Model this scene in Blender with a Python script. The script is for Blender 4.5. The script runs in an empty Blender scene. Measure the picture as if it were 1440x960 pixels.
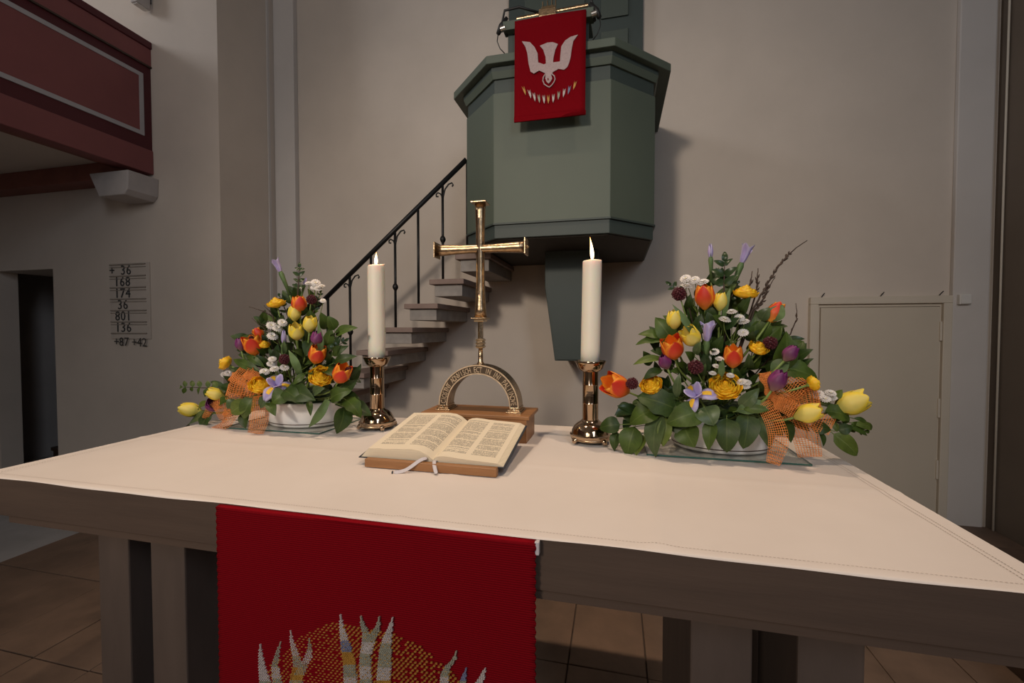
import bpy, bmesh, math, random
from mathutils import Vector, Matrix, noise as mnoise
random.seed(7)
sc = bpy.context.scene
COL = sc.collection
V = Vector
PI = math.pi

# ------------------------------------------------------------------ camera
# world: x along the altar front, y away from the camera, z = 0 is the top of the altar
FPX, YAW, PITCH = 613.2, -0.2327, -0.0283
CAM = V((0.4733, -0.7489, 0.3687))
_fw = V((math.sin(YAW) * math.cos(PITCH), math.cos(YAW) * math.cos(PITCH), math.sin(PITCH)))
_rt = V((math.cos(YAW), -math.sin(YAW), 0))
_up = _rt.cross(_fw)
cd = bpy.data.cameras.new('camera')
cd.sensor_fit = 'HORIZONTAL'; cd.sensor_width = 36.0
cd.lens = FPX / 1440 * 36.0
cd.clip_start = 0.02; cd.clip_end = 100
cam = bpy.data.objects.new('camera', cd)
cam.matrix_world = Matrix(((_rt.x, _up.x, -_fw.x, CAM.x), (_rt.y, _up.y, -_fw.y, CAM.y), (_rt.z, _up.z, -_fw.z, CAM.z), (0, 0, 0, 1)))
COL.objects.link(cam); sc.camera = cam

def at(px, py, Y):
    """point of the photograph at the depth plane y = Y"""
    d = _rt * ((px - 720) / FPX) + _up * ((480 - py) / FPX) + _fw
    return CAM + d * ((Y - CAM.y) / d.y)
def ppm(P):
    return FPX / (V(P) - CAM).dot(_fw)

# ------------------------------------------------------------------ world, lights, exposure
w = bpy.data.worlds.new('world'); sc.world = w; w.use_nodes = True
w.node_tree.nodes['Background'].inputs[0].default_value = (0.75, 0.86, 1.0, 1)
w.node_tree.nodes['Background'].inputs[1].default_value = 0.35
sc.view_settings.view_transform = 'Standard'; sc.view_settings.look = 'None'
sc.view_settings.gamma = 1.0; sc.view_settings.exposure = 0.0
sc.view_settings.use_curve_mapping = False
sc.cycles.max_bounces = 7; sc.cycles.diffuse_bounces = 4; sc.cycles.glossy_bounces = 4
sc.cycles.transmission_bounces = 6; sc.cycles.transparent_max_bounces = 8
sc.cycles.caustics_reflective = False; sc.cycles.caustics_refractive = False
sc.cycles.sample_clamp_indirect = 4.0

def area(name, loc, target, sx, sy, power, color):
    l = bpy.data.lights.new(name, 'AREA'); l.shape = 'RECTANGLE'; l.size = sx; l.size_y = sy
    l.energy = power; l.color = color
    o = bpy.data.objects.new(name, l); o.location = loc
    o.rotation_euler = (V(target) - V(loc)).to_track_quat('-Z', 'Y').to_euler()
    COL.objects.link(o); return o
def spot(name, loc, target, power, color, ang, blend, rad):
    l = bpy.data.lights.new(name, 'SPOT'); l.energy = power; l.color = color
    l.spot_size = math.radians(ang); l.spot_blend = blend; l.shadow_soft_size = rad
    o = bpy.data.objects.new(name, l); o.location = loc
    o.rotation_euler = (V(target) - V(loc)).to_track_quat('-Z', 'Y').to_euler()
    COL.objects.link(o); return o
# daylight at the church windows: gallery side (left, high), nave side (right) and the rear
area('gallery_window_light', (-8.7, -1.4, 5.1), (-1, 1.6, 1.6), 2.6, 2.2, 165, (0.93, 0.95, 1.0))
area('nave_window_light', (2.75, -3.6, 2.6), (-2.6, 0.8, 0.2), 1.4, 2.8, 80, (0.80, 0.88, 1.0))
area('rear_window_light', (-1.6, -8.8, 3.0), (-0.5, 2.0, 0.8), 3.2, 3.4, 100, (1.0, 0.91, 0.82))
# added unseen spot: brightens the middle of the chancel wall, edges stay darker
spot('added_wall_spot_light', (-1.5, -5.6, 3.1), (-0.1, 2.8, 0.55), 720, (1.0, 0.85, 0.70), 44, 1.0, 0.35)
# warm spot lamps hanging high over both ends of the altar
spot('altar_spot_light_one', (-1.0, 0.30, 3.9), (-0.05, 0.50, 0.0), 180, (1.0, 0.75, 0.54), 66, 1.0, 0.06)
spot('altar_spot_light_two', (1.3, 0.30, 3.9), (0.15, 0.50, 0.0), 145, (1.0, 0.75, 0.54), 66, 1.0, 0.06)

# ------------------------------------------------------------------ materials
class NT:
    def __init__(s, name):
        s.m = bpy.data.materials.new(name); s.m.use_nodes = True
        s.t = s.m.node_tree; s.b = s.t.nodes['Principled BSDF']
    def n(s, typ, **kw):
        x = s.t.nodes.new(typ)
        for k, v in kw.items(): setattr(x, k, v)
        return x
    def link(s, a, b): s.t.links.new(a, b)
    def val(s, x, sock):
        if isinstance(x, (int, float)): sock.default_value = x
        else: s.link(x, sock)
    def math(s, op, a, b=0.0, c=None):
        x = s.n('ShaderNodeMath', operation=op)
        s.val(a, x.inputs[0]); s.val(b, x.inputs[1])
        if c is not None: s.val(c, x.inputs[2])
        return x.outputs[0]
    def coord(s, which='Object', scale=(1, 1, 1)):
        c = s.n('ShaderNodeTexCoord'); mp = s.n('ShaderNodeMapping'); mp.inputs['Scale'].default_value = scale
        s.link(c.outputs[which], mp.inputs[0]); return mp.outputs[0]
    def noise(s, vec, scale, detail=4, rough=0.5):
        x = s.n('ShaderNodeTexNoise'); x.inputs['Scale'].default_value = scale
        x.inputs['Detail'].default_value = detail; x.inputs['Roughness'].default_value = rough
        s.link(vec, x.inputs['Vector']); return x.outputs['Fac']
    def ramp(s, fac, stops):
        x = s.n('ShaderNodeValToRGB'); s.link(fac, x.inputs[0]); e = x.color_ramp.elements
        while len(e) < len(stops): e.new(0.5)
        for i, (p, c) in enumerate(stops): e[i].position = p; e[i].color = (*c, 1)
        return x.outputs[0]
    def mix(s, fac, a, b):
        x = s.n('ShaderNodeMix', data_type='RGBA'); s.val(fac, x.inputs[0])
        for v, k in ((a, 6), (b, 7)):
            if isinstance(v, tuple): x.inputs[k].default_value = (*v, 1)
            else: s.link(v, x.inputs[k])
        return x.outputs[2]
    def bump(s, h, strength, dist=0.002):
        x = s.n('ShaderNodeBump'); x.inputs['Strength'].default_value = strength; x.inputs['Distance'].default_value = dist
        s.link(h, x.inputs['Height']); s.link(x.outputs[0], s.b.inputs['Normal'])
    def uv(s):
        c = s.n('ShaderNodeTexCoord'); x = s.n('ShaderNodeSeparateXYZ'); s.link(c.outputs['UV'], x.inputs[0])
        return x.outputs[0], x.outputs[1]
    def base(s, c): s.link(c, s.b.inputs['Base Color']) if not isinstance(c, tuple) else setattr(s.b.inputs['Base Color'], 'default_value', (*c, 1))
    def set(s, **kw):
        for k, v in kw.items(): s.b.inputs[k.replace('_', ' ')].default_value = v
        return s
def lerp(c, k): return tuple(min(1, x * k) for x in c)
def mat(name, c, rough=0.6, metal=0.0, var=0.12, scale=6.0, stretch=(1, 1, 1), bump=0.0, bscale=60.0, bdist=0.002, **kw):
    t = NT(name); co = t.coord('Object', stretch)
    f = t.noise(co, scale, 5, 0.55)
    t.base(t.ramp(f, [(0.3, lerp(c, 1 - var)), (0.7, lerp(c, 1 + var))]))
    t.set(Roughness=rough, Metallic=metal, **kw)
    if bump: t.bump(t.noise(co, bscale, 4, 0.6), bump, bdist)
    return t.m
M = {}
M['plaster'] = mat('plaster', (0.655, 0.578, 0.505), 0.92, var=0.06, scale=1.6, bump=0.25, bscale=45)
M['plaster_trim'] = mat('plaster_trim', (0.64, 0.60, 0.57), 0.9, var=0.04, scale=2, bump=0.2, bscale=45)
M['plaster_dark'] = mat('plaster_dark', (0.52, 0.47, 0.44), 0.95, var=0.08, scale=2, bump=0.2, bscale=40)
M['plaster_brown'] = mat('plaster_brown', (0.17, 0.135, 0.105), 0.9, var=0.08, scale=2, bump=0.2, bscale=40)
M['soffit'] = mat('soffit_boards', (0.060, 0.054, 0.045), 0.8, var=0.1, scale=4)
M['ceiling'] = mat('ceiling', (0.42, 0.38, 0.34), 0.95, var=0.05)
M['floor_grey'] = mat('floor_grey', (0.46, 0.45, 0.45), 0.7, var=0.15, scale=3, bump=0.2, bscale=25)
M['tile'] = mat('tile', (0.185, 0.122, 0.086), 0.6, var=0.3, scale=3.5, bump=0.25, bscale=18, bdist=0.003)
M['joint'] = mat('joint', (0.13, 0.10, 0.085), 0.95)
M['sandstone'] = mat('sandstone', (0.092, 0.059, 0.042), 0.75, var=0.14, scale=9, stretch=(0.25, 1, 3), bump=0.2, bscale=60)
M['sandstone_leg'] = mat('sandstone_leg', (0.100, 0.071, 0.057), 0.8, var=0.12, scale=9, stretch=(2, 2, 0.4), bump=0.2, bscale=60)
M['tread_stone'] = mat('tread_stone', (0.27, 0.20, 0.175), 0.8, var=0.1, scale=10, bump=0.2)
M['block_stone'] = mat('block_stone', (0.34, 0.315, 0.295), 0.9, var=0.14, scale=14, bump=0.4, bscale=70)
M['corbel_stone'] = mat('corbel_stone', (0.50, 0.46, 0.44), 0.9, var=0.08, scale=8, bump=0.2)
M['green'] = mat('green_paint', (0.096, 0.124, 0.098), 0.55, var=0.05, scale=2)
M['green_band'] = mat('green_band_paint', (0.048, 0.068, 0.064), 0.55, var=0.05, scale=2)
M['green_field'] = mat('green_field_paint', (0.070, 0.092, 0.078), 0.55, var=0.05, scale=2)
M['maroon'] = mat('maroon_paint', (0.085, 0.010, 0.016), 0.55, var=0.1, scale=3)
M['rose'] = mat('rose_paint', (0.245, 0.075, 0.075), 0.6, var=0.08, scale=3)
M['grey_line'] = mat('grey_line_paint', (0.46, 0.44, 0.45), 0.6, var=0.05)
M['beam'] = mat('beam_paint', (0.22, 0.075, 0.055), 0.6, var=0.15, scale=6)
M['iron'] = mat('black_iron', (0.018, 0.018, 0.019), 0.45, metal=0.4, var=0.2, scale=30)
M['black'] = mat('black_plastic', (0.012, 0.012, 0.013), 0.5)
M['door'] = mat('door_paint', (0.60, 0.53, 0.43), 0.6, var=0.04, scale=2)
M['door_frame'] = mat('door_frame_paint', (0.66, 0.59, 0.49), 0.6, var=0.04, scale=2)
M['white_plastic'] = mat('white_plastic', (0.72, 0.70, 0.67), 0.5, var=0.03)
M['dark_wood'] = mat('dark_wood', (0.055, 0.032, 0.022), 0.5, var=0.2, scale=7, stretch=(4, 0.5, 4))
M['oak'] = mat('oak_wood', (0.33, 0.155, 0.060), 0.45, var=0.22, scale=14, stretch=(0.3, 3, 3), bump=0.1, bscale=50)
M['white_glaze'] = mat('white_glaze', (0.88, 0.88, 0.88), 0.18, var=0.01)
M['wax'] = mat('candle_wax', (0.90, 0.85, 0.72), 0.4, var=0.02, scale=3, Subsurface_Weight=0.35, Subsurface_Scale=0.02)
M['wick'] = mat('wick', (0.02, 0.015, 0.012), 0.9)
M['brass'] = mat('brass', (0.58, 0.44, 0.28), 0.17, metal=1.0, var=0.08, scale=12)
M['copper_brass'] = mat('copper_brass', (0.50, 0.37, 0.255), 0.10, metal=1.0, var=0.08, scale=8)
M['bronze'] = mat('bronze', (0.48, 0.35, 0.22), 0.24, metal=1.0, var=0.3, scale=60, bump=0.5, bscale=160)
M['bronze_dark'] = mat('bronze_dark', (0.085, 0.058, 0.036), 0.6, metal=0.4, var=0.2, scale=60)
M['page_edge'] = mat('page_edge', (0.78, 0.69, 0.52), 0.8, var=0.06, scale=40, stretch=(0.1, 0.1, 14))
M['book_cover'] = mat('book_cover', (0.028, 0.034, 0.045), 0.6)
M['ribbon_white'] = mat('ribbon_white', (0.62, 0.58, 0.60), 0.6, var=0.04)
M['red_cloth_edge'] = mat('red_selvage', (0.40, 0.008, 0.012), 0.9, var=0.15, scale=80)
M['stitch_white'] = mat('stitch_white', (0.56, 0.50, 0.48), 0.8, var=0.12, scale=90)
M['stitch_sage'] = mat('stitch_sage', (0.36, 0.35, 0.27), 0.8, var=0.12, scale=90)
M['stitch_blue'] = mat('stitch_blue', (0.20, 0.22, 0.34), 0.8, var=0.12, scale=90)
M['stitch_gold'] = mat('stitch_gold', (0.50, 0.26, 0.045), 0.6, var=0.15, scale=90)
M['dove'] = mat('dove_wool', (0.46, 0.36, 0.36), 0.95, var=0.12, scale=160)
M['number'] = mat('hymn_number', (0.055, 0.055, 0.055), 0.8)
M['board'] = mat('hymn_board', (0.585, 0.52, 0.46), 0.85, var=0.03)
M['rail_grey'] = mat('hymn_rail', (0.30, 0.26, 0.22), 0.7)
M['stem'] = mat('flower_stem', (0.19, 0.27, 0.065), 0.5, var=0.12, scale=20)
M['twig'] = mat('twig_bark', (0.055, 0.035, 0.025), 0.8, var=0.2, scale=60)
M['foam'] = mat('floral_foam', (0.03, 0.055, 0.025), 0.95, var=0.2, scale=30)
M['burgundy'] = mat('burgundy_florets', (0.085, 0.012, 0.020), 0.6, var=0.35, scale=220)
M['daisy'] = mat('white_petals', (0.80, 0.77, 0.74), 0.7, var=0.03, scale=50)
M['daisy_eye'] = mat('daisy_eye', (0.55, 0.48, 0.22), 0.8)
M['jute'] = mat('orange_jute', (0.86, 0.33, 0.085), 0.8, var=0.14, scale=60)
M['glass_edge'] = mat('glass_edge', (0.035, 0.115, 0.095), 0.1, var=0.05)
M['letter_bronze'] = mat('letter_bronze', (0.62, 0.47, 0.31), 0.5, metal=0.25, var=0.2, scale=80)
M['steel'] = mat('steel', (0.55, 0.54, 0.52), 0.3, metal=1.0)

def cloth_mat():
    t = NT('altar_linen'); co = t.coord('Object')
    f = t.noise(co, 3, 4, 0.5)
    t.base(t.ramp(f, [(0.3, (0.76, 0.69, 0.635)), (0.7, (0.82, 0.75, 0.695))])); t.set(Roughness=0.95)
    t.bump(t.noise(co, 420, 2, 0.6), 0.25, 0.0006); return t.m
M['linen'] = cloth_mat()
def red_mat():
    t = NT('red_woven_wool'); co = t.coord('Object')
    wv = t.n('ShaderNodeTexWave', wave_type='BANDS', bands_direction='Z'); wv.inputs['Scale'].default_value = 75
    wv.inputs['Distortion'].default_value = 0.6; wv.inputs['Detail'].default_value = 2
    t.link(co, wv.inputs['Vector'])
    f = t.noise(co, 260, 3, 0.7)
    c = t.mix(t.math('MULTIPLY', wv.outputs['Fac'], 0.8), (0.135, 0.0015, 0.005), (0.27, 0.003, 0.009))
    c = t.mix(t.math('MULTIPLY', f, 0.4), c, (0.22, 0.002, 0.007)); t.b.inputs['Specular IOR Level'].default_value = 0.08
    t.base(c); t.set(Roughness=0.95); t.bump(wv.outputs['Fac'], 0.5, 0.0012); return t.m
M['red'] = red_mat()
def glass_mat():
    t = NT('clear_glass'); nt = t.t
    tr = t.n('ShaderNodeBsdfTransparent'); tr.inputs[0].default_value = (0.955, 0.975, 0.965, 1)
    gl = t.n('ShaderNodeBsdfGlossy'); gl.inputs['Roughness'].default_value = 0.01
    fr_ = t.n('ShaderNodeFresnel'); fr_.inputs[0].default_value = 1.45
    ge = t.n('ShaderNodeNewGeometry'); k = t.math('MULTIPLY', fr_.outputs[0], t.math('SUBTRACT', 1.0, ge.outputs['Backfacing']))
    mx = t.n('ShaderNodeMixShader'); t.link(k, mx.inputs[0]); t.link(tr.outputs[0], mx.inputs[1]); t.link(gl.outputs[0], mx.inputs[2])
    t.link(mx.outputs[0], nt.nodes['Material Output'].inputs[0]); return t.m
M['glass'] = glass_mat()
def flame_mat():
    t = NT('candle_flame'); u, v = t.uv()
    c = t.ramp(v, [(0.0, (1.0, 0.42, 0.12)), (0.35, (1.0, 0.86, 0.55)), (0.75, (1.0, 0.62, 0.22)), (1.0, (0.9, 0.25, 0.05))])
    t.base((0, 0, 0)); t.link(c, t.b.inputs['Emission Color']); t.b.inputs['Emission Strength'].default_value = 9.0; return t.m
M['flame'] = flame_mat()

def petal_mat(name, mid, edge, tip=None, streak=0.25, rough=0.5, start=0.45, sss=0.15):
    """mid colour along the middle of the petal, edge colour at its margin"""
    t = NT(name); u, v = t.uv(); a = t.math('ABSOLUTE', t.math('MULTIPLY_ADD', u, 2.0, -1.0))
    co = t.coord('UV', (14, 2.5, 1)); f = t.noise(co, 1.6, 3, 0.6)
    e = t.math('ADD', a, t.math('MULTIPLY', t.math('SUBTRACT', f, 0.5), streak * 2))
    e = t.math('ADD', e, t.math('MULTIPLY', t.math('POWER', v, 4.0), 0.55))
    mr = t.n('ShaderNodeMapRange', interpolation_type='SMOOTHSTEP'); t.link(e, mr.inputs[0])
    mr.inputs[1].default_value = start; mr.inputs[2].default_value = start + 0.42
    c = t.mix(mr.outputs[0], mid, edge)
    if tip: c = t.mix(t.math('POWER', t.math('SUBTRACT', 1.0, v), 3.0), c, tip)
    t.base(c); t.set(Roughness=rough, Subsurface_Weight=sss, Subsurface_Scale=0.006)
    return t.m
M['tulip_flame'] = petal_mat('tulip_flame_petal', (0.62, 0.028, 0.012), (0.93, 0.30, 0.020), tip=(0.80, 0.34, 0.03), start=0.64)
M['tulip_flame_in'] = petal_mat('tulip_flame_inner_petal', (0.86, 0.20, 0.015), (0.95, 0.40, 0.03), tip=(0.80, 0.36, 0.03))
M['tulip_yellow'] = petal_mat('tulip_yellow_petal', (0.80, 0.66, 0.16), (0.90, 0.68, 0.055), tip=(0.52, 0.52, 0.12))
M['tulip_purple'] = petal_mat('tulip_purple_petal', (0.135, 0.014, 0.105), (0.20, 0.028, 0.155), tip=(0.30, 0.20, 0.16))
M['ranunculus'] = petal_mat('ranunculus_petal', (0.93, 0.50, 0.012), (0.96, 0.60, 0.025), streak=0.1)
M['iris'] = petal_mat('iris_petal', (0.40, 0.33, 0.62), (0.56, 0.50, 0.74), streak=0.35)
M['iris_spot'] = mat('iris_spot', (0.85, 0.50, 0.03), 0.6)
def leaf_mat(name, c, vein, rough=0.45):
    t = NT(name); u, v = t.uv(); a = t.math('ABSOLUTE', t.math('MULTIPLY_ADD', u, 2.0, -1.0))
    co = t.coord('Object'); f = t.noise(co, 26, 4, 0.6)
    g = t.ramp(f, [(0.3, lerp(c, 0.72)), (0.7, lerp(c, 1.3))])
    rib = t.math('LESS_THAN', a, 0.055)
    vv = t.math('FRACT', t.math('MULTIPLY_ADD', v, 7.0, t.math('MULTIPLY', a, -2.2)))
    side = t.math('LESS_THAN', vv, 0.09)
    k = t.math('MAXIMUM', rib, t.math('MULTIPLY', side, 0.4))
    t.base(t.mix(t.math('MULTIPLY', k, 0.5), g, vein)); t.set(Roughness=rough)
    t.b.inputs['Specular IOR Level'].default_value = 0.32
    return t.m
M['leaf_dark'] = leaf_mat('dark_leaf', (0.030, 0.058, 0.011), (0.085, 0.12, 0.03))
M['leaf_mid'] = leaf_mat('mid_leaf', (0.054, 0.094, 0.014), (0.12, 0.17, 0.045))
M['leaf_light'] = leaf_mat('light_leaf', (0.105, 0.150, 0.026), (0.18, 0.23, 0.08))
M['leaf_grey'] = leaf_mat('grey_leaf', (0.070, 0.108, 0.042), (0.14, 0.18, 0.08), 0.35)
M['tulip_leaf'] = leaf_mat('tulip_leaf', (0.100, 0.165, 0.060), (0.12, 0.19, 0.07), 0.45)
M['box_leaf'] = leaf_mat('box_leaf', (0.024, 0.050, 0.016), (0.05, 0.08, 0.025), 0.3)

def page_mat():
    t = NT('bible_page'); u, v = t.uv()
    # two columns of fine print with headings and paragraph gaps
    uc = t.math('FRACT', t.math('MULTIPLY', u, 2.0))
    incol = t.math('MULTIPLY', t.math('GREATER_THAN', uc, 0.10), t.math('LESS_THAN', uc, 0.93))
    pagex = t.math('MULTIPLY', t.math('GREATER_THAN', u, 0.10), t.math('LESS_THAN', u, 0.92))
    pagey = t.math('MULTIPLY', t.math('GREATER_THAN', v, 0.11), t.math('LESS_THAN', v, 0.93))
    ln = t.math('FRACT', t.math('MULTIPLY', v, 62.0))
    row = t.math('FLOOR', t.math('MULTIPLY', v, 62.0))
    line = t.math('LESS_THAN', ln, 0.58)
    cb = t.n('ShaderNodeCombineXYZ'); t.link(t.math('MULTIPLY', u, 110.0), cb.inputs[0]); t.link(t.math('MULTIPLY', row, 3.7), cb.inputs[1])
    words = t.math('GREATER_THAN', t.noise(cb.outputs[0], 1.0, 1, 0.5), 0.43)
    cg = t.n('ShaderNodeCombineXYZ'); t.link(t.math('FLOOR', t.math('MULTIPLY', u, 2.0)), cg.inputs[0]); t.link(t.math('MULTIPLY', row, 0.37), cg.inputs[1])
    gaps = t.math('LESS_THAN', t.noise(cg.outputs[0], 1.7, 1, 0.5), 0.60)
    k = incol
    for q in (pagex, pagey, line, words, gaps): k = t.math('MULTIPLY', k, q)
    t.base(t.mix(t.math('MULTIPLY', k, 0.80), (0.84, 0.745, 0.575), (0.13, 0.11, 0.09))); t.set(Roughness=0.75)
    return t.m
M['page'] = page_mat()

# ------------------------------------------------------------------ mesh helpers
class MB:
    """collects vertices, faces and uvs in world coordinates"""
    def __init__(s): s.v = []; s.f = []; s.uv = {}
    def add(s, vs, fs):
        o = len(s.v); s.v += [tuple(p) for p in vs]; s.f += [tuple(i + o for i in q) for q in fs]; return s
    def box(s, x0, x1, y0, y1, z0, z1):
        return s.add([(x0,y0,z0),(x1,y0,z0),(x1,y1,z0),(x0,y1,z0),(x0,y0,z1),(x1,y0,z1),(x1,y1,z1),(x0,y1,z1)],
                     [(0,3,2,1),(4,5,6,7),(0,1,5,4),(1,2,6,5),(2,3,7,6),(3,0,4,7)])
    def prism(s, poly, z0, z1, scale_top=None):
        n = len(poly)
        top = scale_top or poly
        s.add([(x, y, z0) for x, y in poly] + [(x, y, z1) for x, y in top],
              [tuple(range(n))[::-1], tuple(range(n, 2 * n))] + [(i, (i + 1) % n, n + (i + 1) % n, n + i) for i in range(n)])
        return s
    def slab(s, poly, y0, y1):
        """polygon in x, z extruded along y"""
        n = len(poly)
        s.add([(x, y0, z) for x, z in poly] + [(x, y1, z) for x, z in poly],
              [tuple(range(n)), tuple(range(n, 2 * n))[::-1]] + [(i, n + i, n + (i + 1) % n, (i + 1) % n) for i in range(n)])
        return s
    def lathe(s, prof, c=(0, 0, 0), n=32, sx=1, sy=1, cap=True):
        k = len(prof); vs = []; fs = []
        for r, z in prof:
            for i in range(n):
                a = 2 * PI * i / n; vs.append((c[0] + r * sx * math.cos(a), c[1] + r * sy * math.sin(a), c[2] + z))
        for j in range(k - 1):
            for i in range(n):
                fs.append((j * n + i, j * n + (i + 1) % n, (j + 1) * n + (i + 1) % n, (j + 1) * n + i))
        if cap:
            fs.append(tuple(range(n))[::-1]); fs.append(tuple(range((k - 1) * n, k * n)))
        return s.add(vs, fs)
    def tube(s, pts, r, n=8, cap=True):
        pts = [V(p) for p in pts]; k = len(pts)
        rr = r if isinstance(r, (list, tuple)) else [r] * k
        vs = []; fs = []; ref = None
        for j in range(k):
            d = (pts[min(j + 1, k - 1)] - pts[max(j - 1, 0)]).normalized()
            if ref is None:
                ref = V((0, 0, 1)) if abs(d.z) < 0.9 else V((1, 0, 0))
            e1 = d.cross(ref).normalized(); e2 = e1.cross(d).normalized(); ref = e2
            for i in range(n):
                a = 2 * PI * i / n; vs.append(pts[j] + (e1 * math.cos(a) + e2 * math.sin(a)) * rr[j])
        for j in range(k - 1):
            for i in range(n):
                fs.append((j * n + i, j * n + (i + 1) % n, (j + 1) * n + (i + 1) % n, (j + 1) * n + i))
        if cap: fs.append(tuple(range(n))[::-1]); fs.append(tuple(range((k - 1) * n, k * n)))
        return s.add(vs, fs)
    def grid(s, fn, nu, nv):
        """fn(u, v) -> point, u and v in 0..1; keeps uv"""
        o = len(s.v)
        for j in range(nv + 1):
            for i in range(nu + 1):
                s.uv[len(s.v)] = (i / nu, j / nv); s.v.append(tuple(fn(i / nu, j / nv)))
        for j in range(nv):
            for i in range(nu):
                a = o + j * (nu + 1) + i; s.f.append((a, a + 1, a + nu + 2, a + nu + 1))
        return s
ORG = {}
def link(name, mb, m, parent=None, smooth=False, bevel=0.0, solid=0.0, subd=0, origin=None, auto=False):
    me = bpy.data.meshes.new(name)
    if parent is not None: org = ORG[parent.name]
    else:
        if origin is None:
            xs = [p[0] for p in mb.v]; ys = [p[1] for p in mb.v]; zs = [p[2] for p in mb.v]
            origin = ((min(xs) + max(xs)) / 2, (min(ys) + max(ys)) / 2, min(zs))
        org = V(origin)
    me.from_pydata([tuple(V(p) - org) for p in mb.v], [], mb.f)
    if mb.uv:
        ul = me.uv_layers.new(name='UVMap')
        for lp in me.loops: ul.data[lp.index].uv = mb.uv.get(lp.vertex_index, (0, 0))
    else:
        bm = bmesh.new(); bm.from_mesh(me); bmesh.ops.recalc_face_normals(bm, faces=bm.faces); bm.to_mesh(me); bm.free()
    me.materials.append(M[m] if isinstance(m, str) else m)
    if smooth:
        for p in me.polygons: p.use_smooth = True
        if auto: me.set_sharp_from_angle(angle=math.radians(38))
    o = bpy.data.objects.new(name, me); COL.objects.link(o)
    if parent is not None: o.parent = parent
    else: o.location = org
    ORG[o.name] = org
    if bevel:
        b = o.modifiers.new('bevel', 'BEVEL'); b.width = bevel; b.segments = 2; b.limit_method = 'ANGLE'; b.angle_limit = math.radians(40)
    if solid:
        b = o.modifiers.new('thickness', 'SOLIDIFY'); b.thickness = solid; b.offset = 0
    if subd:
        b = o.modifiers.new('smooth', 'SUBSURF'); b.levels = subd; b.render_levels = subd
    return o
def tag(o, label, cat, group=None):
    o['label'] = label; o['category'] = cat
    if group: o['group'] = group
    return o
def thing(name, loc, label, cat, group=None):
    o = bpy.data.objects.new(name, None); o.empty_display_size = 0.05; o.location = loc; COL.objects.link(o)
    ORG[o.name] = V(loc); return tag(o, label, cat, group)
def struct(o): o['kind'] = 'structure'; return o
_font = {}
def glyph(ch, size):
    """flat outline of one character as vertices and faces in x, y, centred"""
    if ch not in _font:
        cu = bpy.data.curves.new('letter', 'FONT'); cu.body = ch; cu.size = 1.0; cu.align_x = 'CENTER'; cu.resolution_u = 2
        ob = bpy.data.objects.new('letter', cu)
        me = ob.to_mesh()
        _font[ch] = ([tuple(x.co) for x in me.vertices], [tuple(p.vertices) for p in me.polygons])
        ob.to_mesh_clear(); bpy.data.objects.remove(ob); bpy.data.curves.remove(cu)
    vs, fs = _font[ch]
    return [(x * size, y * size) for x, y, z in vs], fs
# ------------------------------------------------------------------ the room
FZ, LZ, YB, YL, CZ = -0.95, -1.10, 2.80, 2.156, 6.2      # podium top, lower floor, back wall, left wall face, ceiling
struct(link('floor', MB().box(-9.2, 3.2, -9.2, 4.6, LZ - 0.2, LZ), 'floor_grey'))
pod = struct(link('floor_podium', MB().box(-2.905, 2.9, -2.4, YB, LZ, FZ - 0.012), 'joint'))
tiles = []
for i in range(20):
    x0 = -3.0 + 0.30 * i
    for j in range(8):
        y0 = -0.9 + 0.46 * j
        a, b = max(x0, -2.905), min(x0 + 0.30, 2.9)
        if b - a < 0.05: continue
        c, d = y0, min(y0 + 0.46, YB)
        dz = random.uniform(-0.003, 0.0)
        g = 0.0025
        mb = MB().box(a + (g if a > -2.905 else 0), b - g, c + g, d - g, FZ - 0.03, FZ + dz)
        link('tile', mb, 'tile', pod, bevel=0.003)
for i in range(16):   # edge stones of the podium step
    y0 = -2.4 + 0.33 * i
    if y0 < YB - 0.1: link('edge_stone', MB().box(-2.915, -2.9, y0 + 0.002, min(y0 + 0.328, YL), LZ, FZ - 0.004), 'tile', pod) if y0 < YL - 0.05 else None

struct(link('wall_back', MB().box(-2.64, 3.2, YB, YB + 0.3, LZ, CZ), 'plaster'))
NX0, NX1, NZ = -5.25, -4.495, 0.915       # stair opening in the left wall
wl = MB().box(-9.2, NX0, YL, 2.32, LZ, CZ).box(NX1, -2.63, YL, YB + 0.3, LZ, CZ).box(NX0, NX1, YL, YB + 0.3, NZ, CZ)
struct(link('wall_left', wl, 'plaster'))
nb = MB().box(-6.0, -3.9, 4.2, 4.3, LZ, 1.6).box(-6.0, -5.9, 2.32, 4.2, LZ, 1.6).box(-4.0, -3.9, YB + .3, 4.2, LZ, 1.6).box(-6.0, -3.9, YB + .3, 4.3, 1.6, 1.7).box(-6.0, NX0, 2.32, YB + .3, 1.6, 1.7)
struct(link('wall_stairwell', nb, 'plaster_dark'))
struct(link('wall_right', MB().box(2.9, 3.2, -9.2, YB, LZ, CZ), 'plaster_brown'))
struct(link('wall_rear', MB().box(-9.2, 3.2, -9.2, -9.0, LZ, CZ), 'plaster'))
struct(link('wall_nave', MB().box(-9.2, -9.0, -9.2, 4.6, LZ, CZ), 'plaster'))
struct(link('ceiling', MB().box(-9.2, 3.2, -9.2, 4.6, CZ, CZ + 0.2), 'ceiling'))
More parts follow.
